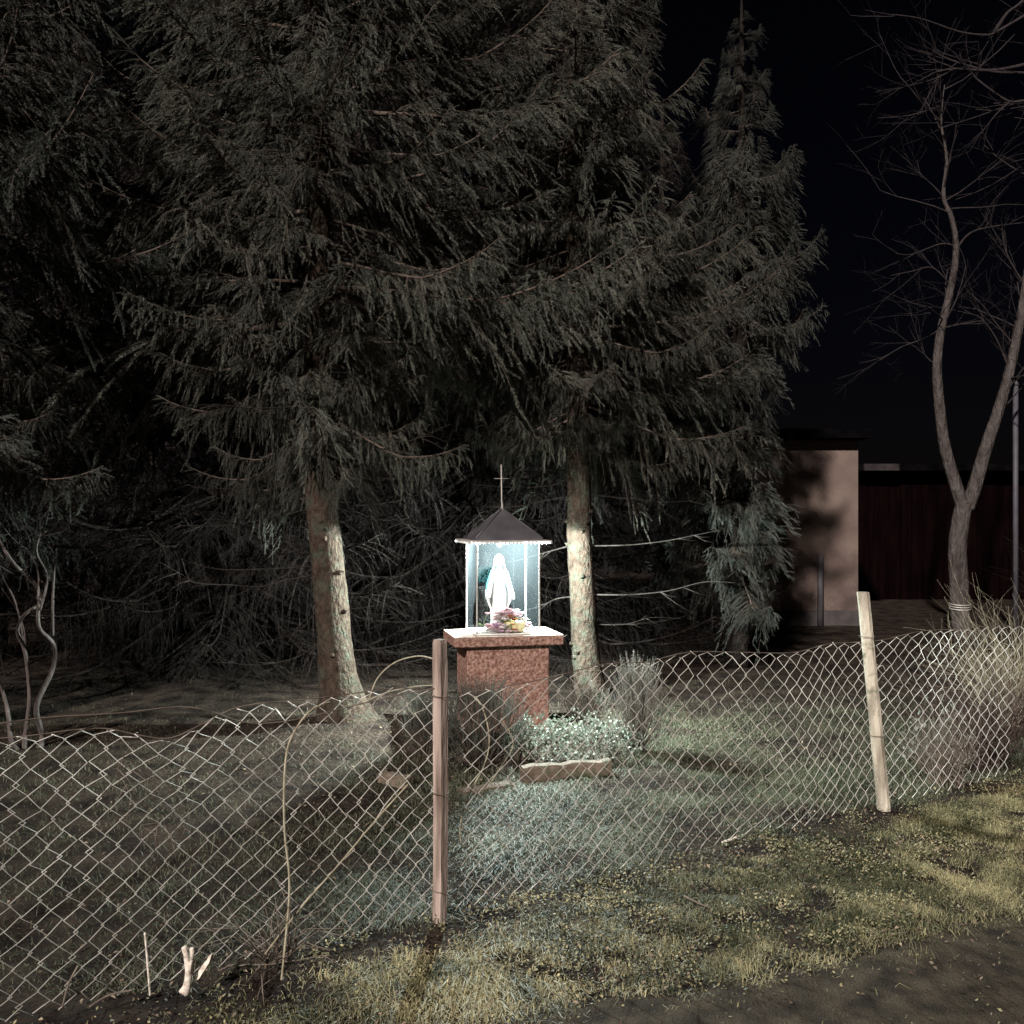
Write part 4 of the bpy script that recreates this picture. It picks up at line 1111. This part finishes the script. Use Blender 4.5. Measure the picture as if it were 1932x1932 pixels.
V1, F1, T1 = blades(520000, reg_verge, lambda g, x, y: g.uniform(.016, .05, len(x)) * (.35 + 1.2 * vnoise(x, y, .13, 11)), lambda g, x, y: g.uniform(.0006, .0016, len(x)) * np.where(g.random(len(x)) < .12, 1.9, 1),
                    lambda g, x, y: -.10 + 1.35 * vnoise(x, y, .10, 12) * vnoise(x, y, .5, 13) * 1.5 + g.normal(0, .26, len(x)), 1)
V2, F2, T2 = blades(420000, reg_lawn, lambda g, x, y: g.uniform(.015, .042, len(x)) * (.6 + .8 * vnoise(x, y, .3, 14)), lambda g, x, y: g.uniform(.0008, .0019, len(x)),
                    lambda g, x, y: .16 + .55 * vnoise(x, y, .35, 15) + g.normal(0, .2, len(x)), 2)
mb = MB(); mb.tris(V1, F1); tag(mb.build('verge_grass', M['grass'], smooth=False, attr=T1), 'coarse half dry grass on the verge in front of the fence', 'grass', kind='stuff')
mb = MB(); mb.tris(V2, F2); tag(mb.build('lawn_grass', M['lawn'], smooth=False, attr=T2), 'short lawn grass between the fence and the shrine', 'grass', kind='stuff')
def litter(n, seed):
    g = np.random.default_rng(seed)
    x = g.uniform(-2.2, 3.8, n); y = g.uniform(2.7, 7.5, n); s = fence_side(x, y)
    pr = np.where(s < .25, .75, .16) * np.where(np.abs(x) < .56 * y + .2, 1, 0) * np.clip(1.6 * vnoise(x, y, .35, 18) - .2, .05, 1) * np.where(path_side(x, y) > .05, .22, 1)
    k = g.random(n) < pr; x = x[k]; y = y[k]; n = len(x)
    p = np.stack([x, y, gh(x, y) + g.uniform(.004, .03, n)], 1)
    a = g.uniform(0, 2 * np.pi, n); d = np.stack([np.cos(a), np.sin(a), g.normal(.1, .35, n)], 1); w = norm(np.cross(d, np.stack([g.normal(0, .5, n), g.normal(0, .5, n), np.ones(n)], 1)))
    s_ = g.uniform(.004, .012, n)[:, None]
    V = np.stack([p - d * s_, p + w * s_ * .55 + [0, 0, .003], p + d * s_, p - w * s_ * .55 + [0, 0, .003]], 1).reshape(-1, 3)
    i = np.arange(n)[:, None] * 4; F = np.concatenate([i + [[0, 1, 2]], i + [[0, 2, 3]]])
    mb = MB(); mb.tris(V, F)
    tag(mb.build('leaf_litter', M['dryleaf'], smooth=False, attr=np.repeat(np.clip(g.normal(.4, .3, n), 0, 1), 4)), 'dry leaf scraps scattered over the verge and along the fence foot', 'leaf litter', kind='stuff')
litter(26000, 3)

def weeds(n, seed):
    g = np.random.default_rng(seed)
    x = g.uniform(-1.6, 3.8, n); y = g.uniform(2.7, 6.2, n); s_ = fence_side(x, y)
    pr = np.where(s_ < .05, 1., 0) * np.where(np.abs(x) < .56 * y + .2, 1, 0) * np.clip(3.2 * vnoise(x, y, .13, 28) - 1.25, .03, 1) * np.clip(-path_side(x, y) / .45 + .45, .02, 1) * np.clip((x + 1.2) / .6, .1, 1)
    k = g.random(n) < pr; x = x[k]; y = y[k]; n = len(x)
    p = np.stack([x, y, gh(x, y) + g.uniform(.002, .034, n) * (.4 + .9 * vnoise(x, y, .13, 28))], 1)
    a = g.uniform(0, 2 * np.pi, n); d = norm(np.stack([np.cos(a), np.sin(a), g.normal(.35, .45, n)], 1)); w = norm(np.cross(d, np.stack([g.normal(0, .45, n), g.normal(0, .45, n), np.ones(n)], 1)))
    q = g.uniform(.006, .017, n)[:, None]
    V = np.stack([p, p + d * q * .5 + w * q * .30, p + d * q, p + d * q * .5 - w * q * .30], 1).reshape(-1, 3)
    i = np.arange(n)[:, None] * 4; F = np.concatenate([i + [[0, 1, 2]], i + [[0, 2, 3]]])
    mb = MB(); mb.tris(V, F)
    tint = np.clip(.18 + .75 * vnoise(x, y, .22, 29) + g.normal(-.12, .25, n), 0, 1)
    tag(mb.build('verge_weeds', M['grass'], smooth=False, attr=np.repeat(tint, 4)), 'small leaved weeds and moss clumps among the verge grass', 'weeds', kind='stuff')
weeds(150000, 5)
